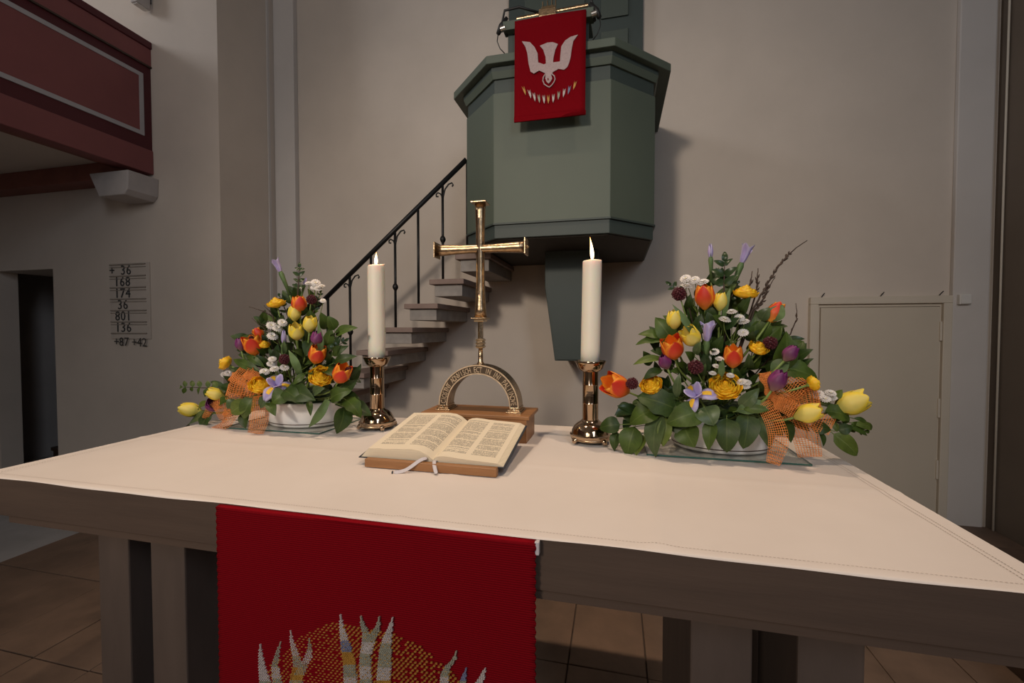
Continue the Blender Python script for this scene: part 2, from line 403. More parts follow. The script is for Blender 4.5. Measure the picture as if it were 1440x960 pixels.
# pilaster strips in the corners of the chancel
struct(link('trim_1', MB().box(-2.63, -2.413, 2.745, YB, LZ, CZ), 'plaster_trim', bevel=0.006))
struct(link('trim_2', MB().box(-2.63, -2.622, 2.66, 2.69, LZ, CZ), 'plaster_trim', bevel=0.003))
struct(link('trim_3', MB().box(2.662, 2.86, 2.765, YB, LZ, CZ), 'plaster_trim', bevel=0.006))
tag(link('wall_cable', MB().tube([(2.888, 2.72, LZ), (2.888, 2.722, 1.0), (2.886, 2.718, 2.2), (2.888, 2.72, CZ)], 0.006, 6), 'door_frame', smooth=True),
    'thin pale cable running up the dark right wall', 'cable')

# winding steps seen through the opening
st = thing('winding_stair', (-4.8, 3.2, LZ), 'dark wooden winding steps inside the left wall opening', 'staircase')
for k in range(5):
    y0 = 2.45 + 0.28 * k; z1 = -0.86 + 0.16 * k
    poly = [(-5.24 + 0.02 * k, y0 + 0.10), (-4.50, y0 - 0.06), (-4.50, y0 + 0.30), (-5.24, y0 + 0.46)] if k < 1 else [(-5.1, y0 + 0.07), (-4.50, y0 - 0.07), (-4.50, y0 + 0.28), (-5.1, y0 + 0.40)]
    s_ = link('step', MB().prism(poly, LZ, z1 - 0.035), 'dark_wood', st)
    link('tread', MB().prism([(x, y - 0.02) for x, y in poly], z1 - 0.035, z1), 'dark_wood', s_)

# ------------------------------------------------------------------ door in the back wall
DX0, DX1, DT = 1.823, 2.663, 0.594
d = link('door_1', MB().box(1.894, 2.603, YB - 0.022, YB, LZ, 0.520), 'door', bevel=0.002, origin=(2.24, YB, LZ)); struct(d)
for (a, b, c, e) in ((DX0, DX0 + 0.052, LZ, DT - 0.05), (DX1 - 0.05, DX1, LZ, DT - 0.05), (DX0, DX1, DT - 0.05, DT)):
    link('frame', MB().box(a, b, YB - 0.038, YB, c, e), 'door_frame', d, bevel=0.004)
for (a, b, c, e) in ((DX0 + 0.052, 1.889, LZ, DT - 0.05), (2.607, DX1 - 0.05, LZ, DT - 0.05), (1.889, 2.607, 0.525, DT - 0.05)):
    link('rebate', MB().box(a, b, YB - 0.012, YB, c, e), 'door_frame', d)
for z in (0.42, -0.10, -0.52):
    link('hinge', MB().box(2.598, 2.612, YB - 0.032, YB - 0.01, z - 0.13, z), 'door_frame', d, bevel=0.003)
for x in (1.90, 2.26, 2.60):
    link('hook', MB().tube([(x, YB - 0.01, DT), (x + 0.004, YB - 0.02, DT + 0.015), (x + 0.012, YB - 0.03, DT + 0.03)], 0.003, 6), 'iron', d)
sw = thing('junction_box', (2.715, 2.75, 0.53), 'small white square box on the wall beside the door frame', 'junction box')
link('housing', MB().box(2.682, 2.748, 2.735, 2.765, 0.532, 0.598), 'white_plastic', sw, bevel=0.005)
link('lid', MB().box(2.687, 2.743, 2.730, 2.735, 0.537, 0.593), 'white_plastic', sw, bevel=0.002)

# dark bench by the right wall
bn = thing('bench', (2.45, 0.9, FZ), 'dark wooden bench against the right wall, behind the altar corner', 'bench')
link('seat', MB().box(1.95, 2.45, -0.35, 1.42, -0.555, -0.52), 'dark_wood', bn, bevel=0.004)
link('front_panel', MB().box(1.97, 2.0, -0.33, 1.40, FZ, -0.555), 'dark_wood', bn)
link('side_panel', MB().box(1.97, 2.43, 1.37, 1.40, FZ, -0.555), 'dark_wood', bn)
link('side_panel', MB().box(1.97, 2.43, -0.33, -0.30, FZ, -0.555), 'dark_wood', bn)

# ------------------------------------------------------------------ gallery on the left
XG = -3.314
ga = thing('gallery', (-5.5, YL, 1.66), 'dark red panelled gallery with grey outlined rose panel, upper left', 'gallery')
YG0 = -6.0
link('floor_slab', MB().box(-9.0, XG - 0.08, YG0, YL, 1.74, 1.95), 'plaster', ga)
link('fascia', MB().box(XG - 0.10, XG + 0.012, YG0, YL, 1.662, 1.857), 'rose', ga, bevel=0.006)
link('parapet', MB().box(XG - 0.06, XG, YG0, YL, 1.857, 2.545), 'maroon', ga)
link('top_rail', MB().box(XG - 0.08, XG + 0.010, YG0, YL, 2.545, 2.69), 'rose', ga, bevel=0.004)
link('cap', MB().box(XG - 0.12, XG + 0.022, YG0, YL, 2.69, 2.747), 'maroon', ga, bevel=0.006)
link('moulding', MB().box(XG - 0.02, XG + 0.016, YG0, YL, 2.535, 2.548), 'dark_wood', ga)
for (y0, y1) in ((-0.65, 2.09), (-3.5, -0.80)):
    pn = link('panel', MB().box(XG - 0.01, XG + 0.004, y0, y1, 1.965, 2.455), 'rose', ga)
    for bx in ((y0, y1, 2.43, 2.462), (y0, y1, 1.958, 1.99), (y1 - 0.032, y1, 1.99, 2.43), (y0, y0 + 0.032, 1.99, 2.43)):
        link('outline', MB().box(XG, XG + 0.009, bx[0], bx[1], bx[2], bx[3]), 'grey_line', pn)
link('beam', MB().box(-9.0, XG - 0.06, YL - 0.16, YL, 1.60, 1.74), 'beam', ga, bevel=0.006)
link('beam', MB().box(XG - 0.20, XG - 0.10, YG0, YL - 0.16, 1.68, 1.74), 'beam', ga, bevel=0.006)
cb = MB().slab([(-3.66, 1.62), (-3.25, 1.62), (-3.262, 1.47), (-3.30, 1.43), (-3.56, 1.43)], YL - 0.24, YL)
tag(link('corbel', cb, 'corbel_stone', bevel=0.008), 'pale grey stone corbel under the end of the red gallery', 'corbel')
lp = thing('wall_lamp', (-3.30, YL, 3.0), 'small grey lamp housing high on the left wall above the gallery', 'lamp')
link('housing', MB().box(-3.335, -3.27, YL - 0.13, YL - 0.02, 2.99, 3.22), 'corbel_stone', lp, bevel=0.008)
link('bracket', MB().box(-3.315, -3.29, YL - 0.03, YL, 3.06, 3.12), 'iron', lp)
link('lens', MB().box(-3.325, -3.28, YL - 0.12, YL - 0.03, 2.985, 2.992), 'white_plastic', lp)

# hymn board
hb = thing('hymn_board', (-3.59, YL, 0.22), 'pale hymn board with rails and dark numbers on the left wall', 'hymn board')
HX0, HX1, HZ0, HZ1 = -3.805, -3.365, 0.225, 0.935
link('panel', MB().box(HX0, HX1, YL - 0.012, YL, HZ0 + 0.06, HZ1), 'board', hb, bevel=0.002)
rows = ['+ 36', '168', '174', '36', '801', '136']
rh = (HZ1 - 0.02 - (HZ0 + 0.10)) / 6
for k in range(7):
    z = HZ1 - 0.012 - k * rh
    link('rail', MB().box(HX0 + 0.008, HX1 - 0.035, YL - 0.020, YL - 0.010, z - 0.005, z + 0.004), 'rail_grey', hb)
    if k < 6: link('rail', MB().box(HX0 + 0.008, HX1 - 0.035, YL - 0.018, YL - 0.010, z - 0.026, z - 0.021), 'rail_grey', hb)
def number(txt, x, z, size, parent, y):
    mb = MB()
    for q, ch in enumerate(txt):
        if ch == ' ': continue
        vs, fs = glyph(ch, size)
        mb.add([(x + q * size * 0.54 + vx, y, z + vz) for vx, vz in vs], fs)
    return link('number', mb, 'number', parent, solid=0.002)
for k, t in enumerate(rows):
    number(t, HX0 + (0.035 if t[0] == '+' else 0.115 if len(t) < 3 else 0.085), HZ1 - 0.012 - (k + 1) * rh + 0.012, 0.115, hb, YL - 0.016)
number('+87', HX0 + 0.065, HZ0, 0.105, hb, YL - 0.016); number('+42', HX0 + 0.265, HZ0 - 0.004, 0.105, hb, YL - 0.016)

# ------------------------------------------------------------------ pulpit
def octo(xl, xr, yf, s, yb=YB - 0.003):
    return [(xl, yf), (xr, yf), (xr + s, yf + s), (xr + s, yb), (xl - s, yb), (xl - s, yf + s)]
PB = (-0.225, 0.441, 1.73, 0.252)
pu = thing('pulpit', (0.11, YB, 0.9), 'grey green octagonal pulpit mounted high on the back wall', 'pulpit')
pts = octo(*PB)
link('body', MB().prism(pts, 0.985, 1.735), 'green', pu, bevel=0.003)
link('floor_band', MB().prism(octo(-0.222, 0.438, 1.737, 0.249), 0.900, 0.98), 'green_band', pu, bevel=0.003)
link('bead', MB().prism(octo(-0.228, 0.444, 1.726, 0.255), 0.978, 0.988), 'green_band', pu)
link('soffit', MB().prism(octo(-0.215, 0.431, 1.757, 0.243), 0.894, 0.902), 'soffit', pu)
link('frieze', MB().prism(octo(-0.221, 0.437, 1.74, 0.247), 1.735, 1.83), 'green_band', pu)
link('moulding', MB().prism(octo(-0.226, 0.442, 1.728, 0.254), 1.815, 1.85, octo(-0.232, 0.448, 1.712, 0.262)), 'green', pu)
link('moulding', MB().prism(octo(-0.232, 0.448, 1.712, 0.262), 1.85, 1.878), 'green_band', pu)
link('ledge', MB().prism(octo(-0.252, 0.462, 1.675, 0.318), 1.876, 1.922), 'green', pu, bevel=0.004)
# tapering bracket below
yk = 2.19
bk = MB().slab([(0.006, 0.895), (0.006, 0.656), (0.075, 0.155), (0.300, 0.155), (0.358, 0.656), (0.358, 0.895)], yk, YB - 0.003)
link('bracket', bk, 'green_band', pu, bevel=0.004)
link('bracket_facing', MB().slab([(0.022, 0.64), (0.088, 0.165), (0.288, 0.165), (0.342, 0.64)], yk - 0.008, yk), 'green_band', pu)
# back board with raised fields
bb = thing('pulpit_backboard', (0.14, YB, 1.9), 'dark teal panelled board on the wall above the pulpit', 'back board')
link('board', MB().box(-0.384, 0.661, 2.75, YB - 0.003, 1.924, 4.4), 'green_band', bb, bevel=0.003)
p0 = at(845, 27, 2.74); p1 = at(884, 22, 2.74); q0 = at(845, 45, 2.74)
for (xa, xb) in ((p0.x, p1.x), (-0.25, p0.x - 0.12)):
    link('field', MB().box(xa, xb, 2.735, 2.75, p0.z, 4.2), 'green_field', bb, bevel=0.006)
    link('field', MB().box(xa, xb, 2.735, 2.75, 1.95, q0.z), 'green_field', bb, bevel=0.006)

# book rest with banner, lamp and microphones
br = thing('pulpit_book_rest', (0.1, 1.7, 1.92), 'green wooden book rest bar on the pulpit edge', 'book rest')
link('bar', MB().box(-0.150, 0.350, 1.655, 1.72, 2.035, 2.085), 'green', br, bevel=0.004)
link('desk', MB().add([(-0.13, 1.70, 2.07), (0.33, 1.70, 2.07), (0.33, 2.0, 2.16), (-0.13, 2.0, 2.16), (-0.13, 1.70, 2.05), (0.33, 1.70, 2.05), (0.33, 2.0, 2.14), (-0.13, 2.0, 2.14)],
     [(0,1,2,3),(7,6,5,4),(0,4,5,1),(1,5,6,2),(2,6,7,3),(3,7,4,0)]), 'green_field', br)
for x in (-0.11, 0.30): link('support', MB().box(x - 0.02, x + 0.02, 1.70, 1.735, 1.922, 2.05), 'green_band', br)
ban = thing('pulpit_banner', (0.115, 1.645, 1.51), 'red woven banner with white dove hanging on the pulpit', 'banner')
BX0, BX1, BZ0, BZ1, BY = -0.080, 0.310, 1.516, 2.068, 1.645
def bf(u, v):
    x = BX0 + (BX1 - BX0) * u
    return (x + (0.003 * (v - 0.5)), BY + 0.003 * math.sin(5 * u + 2 * v) - (0.004 if v < 0.04 else 0), BZ0 + (BZ1 - BZ0) * v)
link('cloth', MB().grid(bf, 12, 14), 'red', ban, smooth=True, solid=0.003)
link('hem', MB().box(BX0 - 0.002, BX1 + 0.002, BY - 0.006, BY + 0.004, BZ0 - 0.002, BZ0 + 0.024), 'red', ban, bevel=0.003)
def bpt(cx, cy): return at(690 + cx / 5.335, cy / 5.335, BY - 0.006)
def flat(name, pix, m, parent, t=0.003):
    ps = [bpt(*p) for p in pix]; n = len(ps)
    mb = MB(); mb.add([(p.x, BY - 0.006 - t, p.z) for p in ps] + [(p.x, BY - 0.0035, p.z) for p in ps],
           [tuple(range(n)), tuple(range(n, 2 * n))[::-1]] + [(i, n + i, n + (i + 1) % n, (i + 1) % n) for i in range(n)])
    return link(name, mb, m, parent)
dove = [(235,312),(295,318),(330,355),(352,400),(357,470),(400,485),(415,478),(412,430),(395,375),(370,345),(425,322),(465,318),(505,332),(485,375),(472,430),(468,470),(520,463),(525,400),(530,350),(560,305),(600,278),(655,262),(620,310),(608,370),(600,430),(590,470),(575,505),(550,525),(510,518),(470,540),(455,562),(462,590),(450,612),(435,628),(420,615),(410,590),(412,552),(365,530),(325,553),(300,540),(285,480),(275,400),(260,350)]
dv = flat('dove', dove, 'dove', ban); dv['label'] = 'white woven descending dove'
ring = [(412,556),(396,580),(392,606),(402,632),(424,648),(440,656),(458,642),(474,620),(484,596),(478,572),(460,556)]
link('halo', MB().tube([(bpt(*p).x, BY - 0.008, bpt(*p).z) for p in ring], 0.0034, 6), 'dove', ban, smooth=True)
link('dove_eye', MB().tube([(bpt(430, 590).x, BY - 0.0095, bpt(430, 590).z), (bpt(433, 604).x, BY - 0.0095, bpt(433, 604).z)], 0.003, 6), 'red', dv)
fl = [(253,680),(295,705),(328,727),(363,740),(400,745),(433,745),(470,738),(510,715),(550,697),(588,675),(630,640)]
fm = ['stitch_gold','stitch_white','stitch_white','stitch_sage','stitch_white','stitch_gold','stitch_white','stitch_sage','stitch_white','stitch_blue','stitch_gold']
for k, (x, y) in enumerate(fl):
    ln = (k - 5) / 5 * 10
    q = [(0, 34), (-7, 12), (-12, -34), (-4, -8), (0, -30), (3, -6), (9, -36), (8, 8)]
    flat('flame', [(x + a * 0.95 + (-b) * ln / 34, y + b) for a, b in q], fm[k], ban, 0.002)
rl = thing('reading_lamp', tuple(at(770, 24, 1.70)), 'brass reading lamp with horizontal tube on the pulpit book rest', 'lamp')
a_ = at(727, 29, 1.69); b_ = at(827, 9, 1.69)
link('shade', MB().tube([V((a_.x, 1.69, 2.105)), V((b_.x, 1.69, 2.115))], 0.014, 12), 'bronze', rl, smooth=True, auto=True)
link('socket', MB().box(0.055, 0.150, 1.645, 1.72, 2.070, 2.112), 'bronze', rl, bevel=0.004)
link('socket_cap', MB().box(0.068, 0.140, 1.655, 1.715, 2.112, 2.130), 'brass', rl, bevel=0.004)
for x in (0.072, 0.098, 0.122, 0.143): link('pin', MB().tube([(x, 1.685, 2.12), (x, 1.685, 2.175)], 0.0035, 6), 'brass', rl)
for (name_lab, base, pts_) in (('black gooseneck microphone at the left end of the pulpit book rest', -0.150, [(-0.135, 1.69, 2.03), (-0.165, 1.69, 2.09), (-0.145, 1.68, 2.16), (-0.06, 1.68, 2.165), (0.05, 1.70, 2.13)]),
                               ('black gooseneck microphone at the right end of the pulpit book rest', 0.350, [(0.355, 1.69, 2.03), (0.345, 1.69, 2.11), (0.325, 1.68, 2.17), (0.315, 1.68, 2.30)])):
    mi = thing('microphone', (base, 1.69, 2.03), name_lab, 'microphone')
    link('gooseneck', MB().tube(pts_, [0.007] * len(pts_), 8), 'black', mi, smooth=True)
    s = -1 if base < 0 else 1
    link('head', MB().tube([(base - 0.02 * s, 1.675, 2.115), (base + 0.012 * s, 1.675, 2.075), (base + 0.03 * s, 1.67, 2.03)], [0.010, 0.016, 0.012], 10), 'black', mi, smooth=True)
    link('clamp', MB().tube([(base - 0.012, 1.66, 2.045), (base + 0.014, 1.66, 2.05)], 0.016, 10), 'steel', mi, smooth=True, auto=True)
    link('cable', MB().tube([(base + 0.03 * s, 1.67, 2.03), (base + 0.036 * s, 1.67, 1.99), (base + 0.02 * s, 1.675, 1.95), (base - 0.005 * s, 1.68, 1.924)], 0.0028, 6), 'black', mi, smooth=True)

# ------------------------------------------------------------------ cantilevered stone stair with iron railing
YS = 2.10
sr = thing('pulpit_stair', (-1.2, YB, FZ), 'cantilevered stone steps climbing along the back wall to the pulpit', 'staircase')
def tread_z(i): return 0.885 - 0.168 * i
def tread_x(i): return -0.35 - 0.193 * i
for i in range(11):
    xr = tread_x(i); xl = xr - 0.257; z = tread_z(i)
    link('tread', MB().box(xl, xr, YS, YB - 0.003, z - 0.036, z), 'tread_stone', sr, bevel=0.004)
    link('block', MB().box(xl + 0.03, xr - 0.022, YS + 0.03, YB - 0.003, max(z - 0.118, FZ), z - 0.036), 'block_stone', sr, bevel=0.004)
ra = thing('stair_railing', (-1.2, YS, FZ), 'black wrought iron railing along the pulpit stair', 'railing')
YR = YS + 0.03
R0 = at(656, 224, YR); R1 = at(440, 437, YR); rd = (R1 - R0).normalized()
R2 = R0 + rd * 1.72
link('handrail', MB().tube([R0, R2], 0.017, 10), 'iron', ra, smooth=True)
link('end_post', MB().tube([(R0.x + 0.006, YR, R0.z - 0.02), (R0.x + 0.006, YR, 0.90)], 0.011, 8), 'iron', ra, smooth=True)
def rail_z(x): return R0.z + (x - R0.x) * rd.z / rd.x
px_posts = [623, 588.5, 556, 522, 492, 461]
xs = [at(p, 400, YR).x for p in px_posts]
st_ = xs[0] - xs[1]
xs += [xs[-1] - 0.185 * (k + 1) for k in range(5)]
for k, x in enumerate(xs):
    ti = min(range(11), key=lambda i: abs(tread_x(i) - 0.128 - x))
    zb = tread_z(ti); zt = rail_z(x)
    if zt < R2.z: break
    po = link('post', MB().tube([(x, YR, zb), (x, YR, zt)], 0.0095, 8), 'iron', ra, smooth=True)
    if k % 2 == 0:
        zk = zb + 0.30 * (zt - zb) / 0.72 if k else zb + 0.28
        link('knob', MB().lathe([(0.006, -0.03), (0.018, -0.012), (0.021, 0), (0.018, 0.012), (0.006, 0.03)], (x, YR, zk), 10), 'iron', po, smooth=True)
        for s in (-1, 1):
            cx, cz = x + s * 0.045, rail_z(x + s * 0.045) - 0.042
            pth = [V((x, YR, zt - 0.13)), V((x + s * 0.006, YR, zt - 0.09))]
            if s > 0:
                pth += [V((x + 0.018, YR, zt - 0.045)), V((x + 0.045, YR, zt - 0.012)), V((x + 0.070, YR, zt - 0.005)), V((x + 0.078, YR, zt - 0.020)), V((x + 0.070, YR, zt - 0.03))]
            else:
                pth += [V((x - 0.015, YR, zt - 0.075)), V((x - 0.035, YR, zt - 0.065)), V((x - 0.048, YR, zt - 0.075)), V((x - 0.046, YR, zt - 0.092)), V((x - 0.032, YR, zt - 0.092))]
            link('scroll', MB().tube(pth, 0.0055, 6), 'iron', po, smooth=True)
# ------------------------------------------------------------------ the altar
TD = 0.897
al = thing('altar_table', (0, 0.45, FZ), 'heavy brown sandstone altar table with paired pillar legs', 'table')
link('top_slab', MB().box(-1.095, 1.095, 0.004, TD, -0.096, -0.0025), 'sandstone', al, bevel=0.002)
link('under_slab', MB().box(-1.0, 1.088, 0.010, TD - 0.02, -0.114, -0.096), 'sandstone', al)
for xa, xb in ((-0.831, -0.729), (-0.657, -0.550), (0.611, 0.715), (0.786, 0.888)):
    link('leg', MB().box(xa, xb, 0.09, 0.548, FZ, -0.114), 'sandstone_leg', al, bevel=0.004)
for xa, xb in ((-0.729, -0.657), (0.715, 0.786)):
    link('core', MB().box(xa, xb, 0.30, 0.53, FZ, -0.114), 'sandstone_leg', al)

def cloth_z(x, y):
    f = 0.0
    for (xx, wd, hh) in ((-0.52, 0.012, 0.0016), (0.08, 0.012, 0.0014), (0.56, 0.02, 0.0022)):
        q = (x - xx - 0.05 * (y - 0.3)) / wd
        f += hh * math.exp(-q * q)
    f += 0.0010 * math.exp(-((y - 0.40) / 0.012) ** 2)
    n = mnoise.noise(V((x * 3.1, y * 4.2, 1.7))) * 0.0016 + mnoise.noise(V((x * 9, y * 9, 4.7))) * 0.0006
    k = min(1, max(0, (y - 0.0) / 0.06)) * min(1, (1.1 - abs(x)) / 0.05)
    return f * 1.5 + n * k
def cloth_fn(u, v):
    x = -1.1 + 2.2 * u; vv = v
    if vv < 0.03:     # small turned down lip over the front edge
        t = vv / 0.03
        y = 0.000 + 0.005 * t * t - 0.001 * math.sin(x * 9); q = 0.0030 + 0.0010 * math.sin(x * 9 + 1) + 0.0007 * math.sin(x * 23)
        return (x, y, 0.001 - q * (1 - math.sqrt(t)))
    y = 0.005 + (TD + 0.002 - 0.005) * (vv - 0.03) / 0.97
    return (x, y, 0.001 + cloth_z(x, y))
tc = tag(link('altar_cloth', MB().grid(cloth_fn, 150, 70), 'linen', smooth=True, origin=(0, 0.45, 0)), 'white linen cloth covering the top of the altar', 'tablecloth')
hs = MB()
def dash(x, y, dx, dy, wd):
    z = 0.0018 + cloth_z(x, y); l = math.hypot(dx, dy); nx, ny = -dy / l * wd, dx / l * wd
    hs.add([(x - dx - nx, y - dy - ny, z), (x + dx - nx, y + dy - ny, z), (x + dx + nx, y + dy + ny, z), (x - dx + nx, y - dy + ny, z)], [(0, 1, 2, 3)])
for k in range(150):
    y = 0.012 + 0.0058 * k
    for x in (1.058, 1.068, -1.058, -1.068): dash(x, y, 0, 0.0017, 0.0007)
for k in range(360):
    dash(-1.09 + k * 0.00605, 0.022, 0.0017, 0, 0.0005)
stx = link('hem_stitching', hs, mat('hem_thread', (0.42, 0.35, 0.30), 0.95), tc); stx['kind'] = 'stuff'  # stitch dashes in a brown darker than the linen

# ------------------------------------------------------------------ red frontal hanging over the front edge
RX0, RX1, RY, RZ0 = -0.338, 0.341, -0.012, -0.62
fr = thing('altar_frontal', (0, RY, RZ0), 'red woven frontal with embroidered flames hanging from the altar front', 'altar cloth')
def rf(u, v):
    x = RX0 + (RX1 - RX0) * u; z = RZ0 + (-0.0035 - RZ0) * v
    e = 0.0012 * math.sin(z * 420) if u < 0.02 or u > 0.98 else 0
    return (x + e, RY - 0.003 * math.sin(4 * u + 1) * (1 - v) + 0.002 * math.sin(9 * u + 3 * v), z)
link('cloth', MB().grid(rf, 60, 260), 'red', fr, smooth=True, solid=0.004)
link('top_fold', MB().grid(lambda u, v: (RX0 + (RX1 - RX0) * u, RY - 0.002 + 0.011 * v, -0.0045 + 0.0028 * math.sin(v * PI / 2)), 30, 4), 'red', fr, smooth=True, solid=0.002)
link('lining', MB().box(RX1 - 0.002, RX1 + 0.006, RY - 0.001, RY + 0.010, -0.024, -0.001), 'ribbon_white', fr, bevel=0.001)
def fpt(cx, cy): return at(320 + cx / 3.6, 840 + cy / 3.6, RY - 0.004)
ST = {k: MB() for k in ('stitch_white', 'stitch_sage', 'stitch_blue', 'stitch_gold')}
def stitch(m, x, z, l, h, ang=0.0):
    ca, sa = math.cos(ang), math.sin(ang); y = RY - 0.0065
    c = [(-l, -h), (l, -h), (l, h), (-l, h)]
    q = [(x + a * ca - b * sa, z + a * sa + b * ca) for a, b in c]
    ST[m].add([(a, y, b) for a, b in q] + [(a, y + 0.004, b) for a, b in q], [(0, 1, 2, 3), (0, 4, 5, 1), (1, 5, 6, 2), (2, 6, 7, 3), (3, 7, 4, 0)])
def inside(x, z, poly):
    c = False; n = len(poly)
    for i in range(n):
        a, b = poly[i], poly[(i + 1) % n]
        if (a[1] > z) != (b[1] > z) and x < (b[0] - a[0]) * (z - a[1]) / (b[1] - a[1]) + a[0]: c = not c
    return c
# flames: centre line and half width (crop pixels), then the colours from the tip down
FL = [
 ([(168,235,2),(172,290,10),(178,350,16),(192,410,26),(205,480,34),(210,600,40)], 'wwwsb'),
 ([(272,222,2),(258,275,9),(244,340,16),(252,400,22),(270,480,26),(270,600,30)], 'sswss'),
 ([(322,165,2),(330,220,9),(352,290,18),(362,340,24),(355,390,30),(345,480,34),(345,600,36)], 'wwsgs'),
 ([(416,205,2),(422,250,10),(412,300,18),(385,350,22),(365,390,26),(355,440,26)], 'swsgg'),
 ([(573,88,2),(580,140,9),(592,200,18),(605,260,24),(620,330,30),(624,400,32),(628,480,34),(628,600,36)], 'wwbgswb'),
 ([(676,95,2),(684,130,8),(704,180,16),(706,230,22),(700,290,26),(700,350,28),(704,410,28),(704,600,30)], 'sswswsw'),
 ([(768,98,2),(766,140,10),(742,190,20),(720,240,22),(706,290,24)], 'sswss'),
 ([(836,102,2),(828,150,11),(812,200,20),(802,260,28),(798,330,32),(792,400,32),(788,480,34),(788,600,36)], 'wwsswgb'),
 ([(1158,272,2),(1150,310,8),(1118,345,14),(1100,390,18),(1100,480,24),(1100,600,28)], 'sswws'),
 ([(1208,358,2),(1200,400,10),(1185,450,18),(1175,600,26)], 'bssw'),
 ([(1304,358,2),(1292,400,12),(1270,440,20),(1250,600,28)], 'wwsw'),
]
FL = [(ln + [(ln[-1][0], 690, ln[-1][2] * 0.6), (ln[-1][0], 760, 2)] if ln[-1][1] == 600 else ln, cs) for ln, cs in FL]
key = {'w': 'stitch_white', 's': 'stitch_sage', 'b': 'stitch_blue', 'g': 'stitch_gold'}
for line, cols in FL:
    y = line[0][1]; total = line[-1][1] - y; rowk = 0
    while y < line[-1][1]:
        i = max(k for k in range(len(line)) if line[k][1] <= y); i = min(i, len(line) - 2)
        a, b = line[i], line[i + 1]; t = (y - a[1]) / (b[1] - a[1])
        cx = a[0] + (b[0] - a[0]) * t; hw = a[2] + (b[2] - a[2]) * t
        tilt = -math.atan2(b[0] - a[0], b[1] - a[1])
        m = key[cols[min(len(cols) - 1, int((y - line[0][1]) / 62))]]
        x = -hw + (4 if rowk % 2 else 0)
        if hw < 5: x = -0.1
        while x <= hw:
            p = fpt(cx + x, y + random.uniform(-1, 1)); stitch(m, p.x, p.z, 0.0014 if hw < 5 else 0.0017, 0.00065, tilt * 0.8 + random.uniform(-0.3, 0.3))
            x += 10.5
        y += 7.2; rowk += 1
dome = [(400,830),(260,730),(205,600),(210,350),(300,255),(400,175),(540,120),(640,135),(860,175),(960,235),(1100,345),(1180,420),(1230,520),(1240,600),(1200,710),(1050,820),(720,880)]
dm = [(fpt(*p).x, fpt(*p).z) for p in dome]
x0, x1 = min(p[0] for p in dm), max(p[0] for p in dm); z1 = max(p[1] for p in dm); z0 = min(p[1] for p in dm)
r = 0; z = z1
while z > z0:
    x = x0 + (0.004 if r % 2 else 0)
    while x < x1:
        if inside(x, z, dm) and random.random() < 0.85: stitch('stitch_gold', x, z - 0.0006 * math.sin(x * 30), 0.0021, 0.00042, 0.0)
        x += 0.0094
    z -= 0.0052; r += 1
for k, mb in ST.items():
    e = link('embroidery', mb, k, fr); e['label'] = {'stitch_white': 'white flame stitches', 'stitch_sage': 'sage green flame stitches', 'stitch_blue': 'blue flame stitches', 'stitch_gold': 'golden stitches'}[k]; e['kind'] = 'stuff'

# ------------------------------------------------------------------ candlesticks and candles
def candlestick(x, y, label):
    t = thing('candlestick', (x, y, 0.002), label, 'candlestick', 'brass candlesticks on the altar')
    c = (x, y, 0.002)
    link('base', MB().lathe([(0.064, 0.018), (0.066, 0.022), (0.066, 0.028), (0.061, 0.031), (0.059, 0.040), (0.052, 0.054), (0.041, 0.064), (0.033, 0.068), (0.030, 0.071), (0.0265, 0.075)], c, 48), 'copper_brass', t, smooth=True, auto=True)
    for k in range(4):
        a = PI / 4 + k * PI / 2; dx, dy = math.cos(a), math.sin(a)
        link('foot', MB().tube([(x + dx * 0.052, y + dy * 0.052, 0.026), (x + dx * 0.064, y + dy * 0.064, 0.016), (x + dx * 0.070, y + dy * 0.070, 0.0075)], [0.008, 0.009, 0.006], 10), 'copper_brass', t, smooth=True)
    link('apron', MB().lathe([(0.058, 0.010), (0.062, 0.012), (0.064, 0.019), (0.058, 0.019)], c, 48, cap=False), 'bronze', t, smooth=True)
    link('stem', MB().lathe([(0.0255, 0.072), (0.0255, 0.126), (0.0262, 0.128), (0.0255, 0.130), (0.0255, 0.186), (0.0262, 0.188), (0.0255, 0.190), (0.0255, 0.232)], c, 40), 'copper_brass', t, smooth=True, auto=True)
    for q in range(3):
        a = -PI / 2 + 0.5; link('engraving', MB().box(x - 0.010, x + 0.010, y - 0.0266, y - 0.024, 0.155 + q * 0.006, 0.1575 + q * 0.006), 'bronze_dark', t)
    link('drip_cup', MB().lathe([(0.020, 0.228), (0.030, 0.231), (0.040, 0.240), (0.046, 0.254), (0.051, 0.2635), (0.049, 0.265), (0.045, 0.256), (0.038, 0.246), (0.03, 0.242), (0.001, 0.242)], c, 48, cap=False), 'copper_brass', t, smooth=True)
    return t
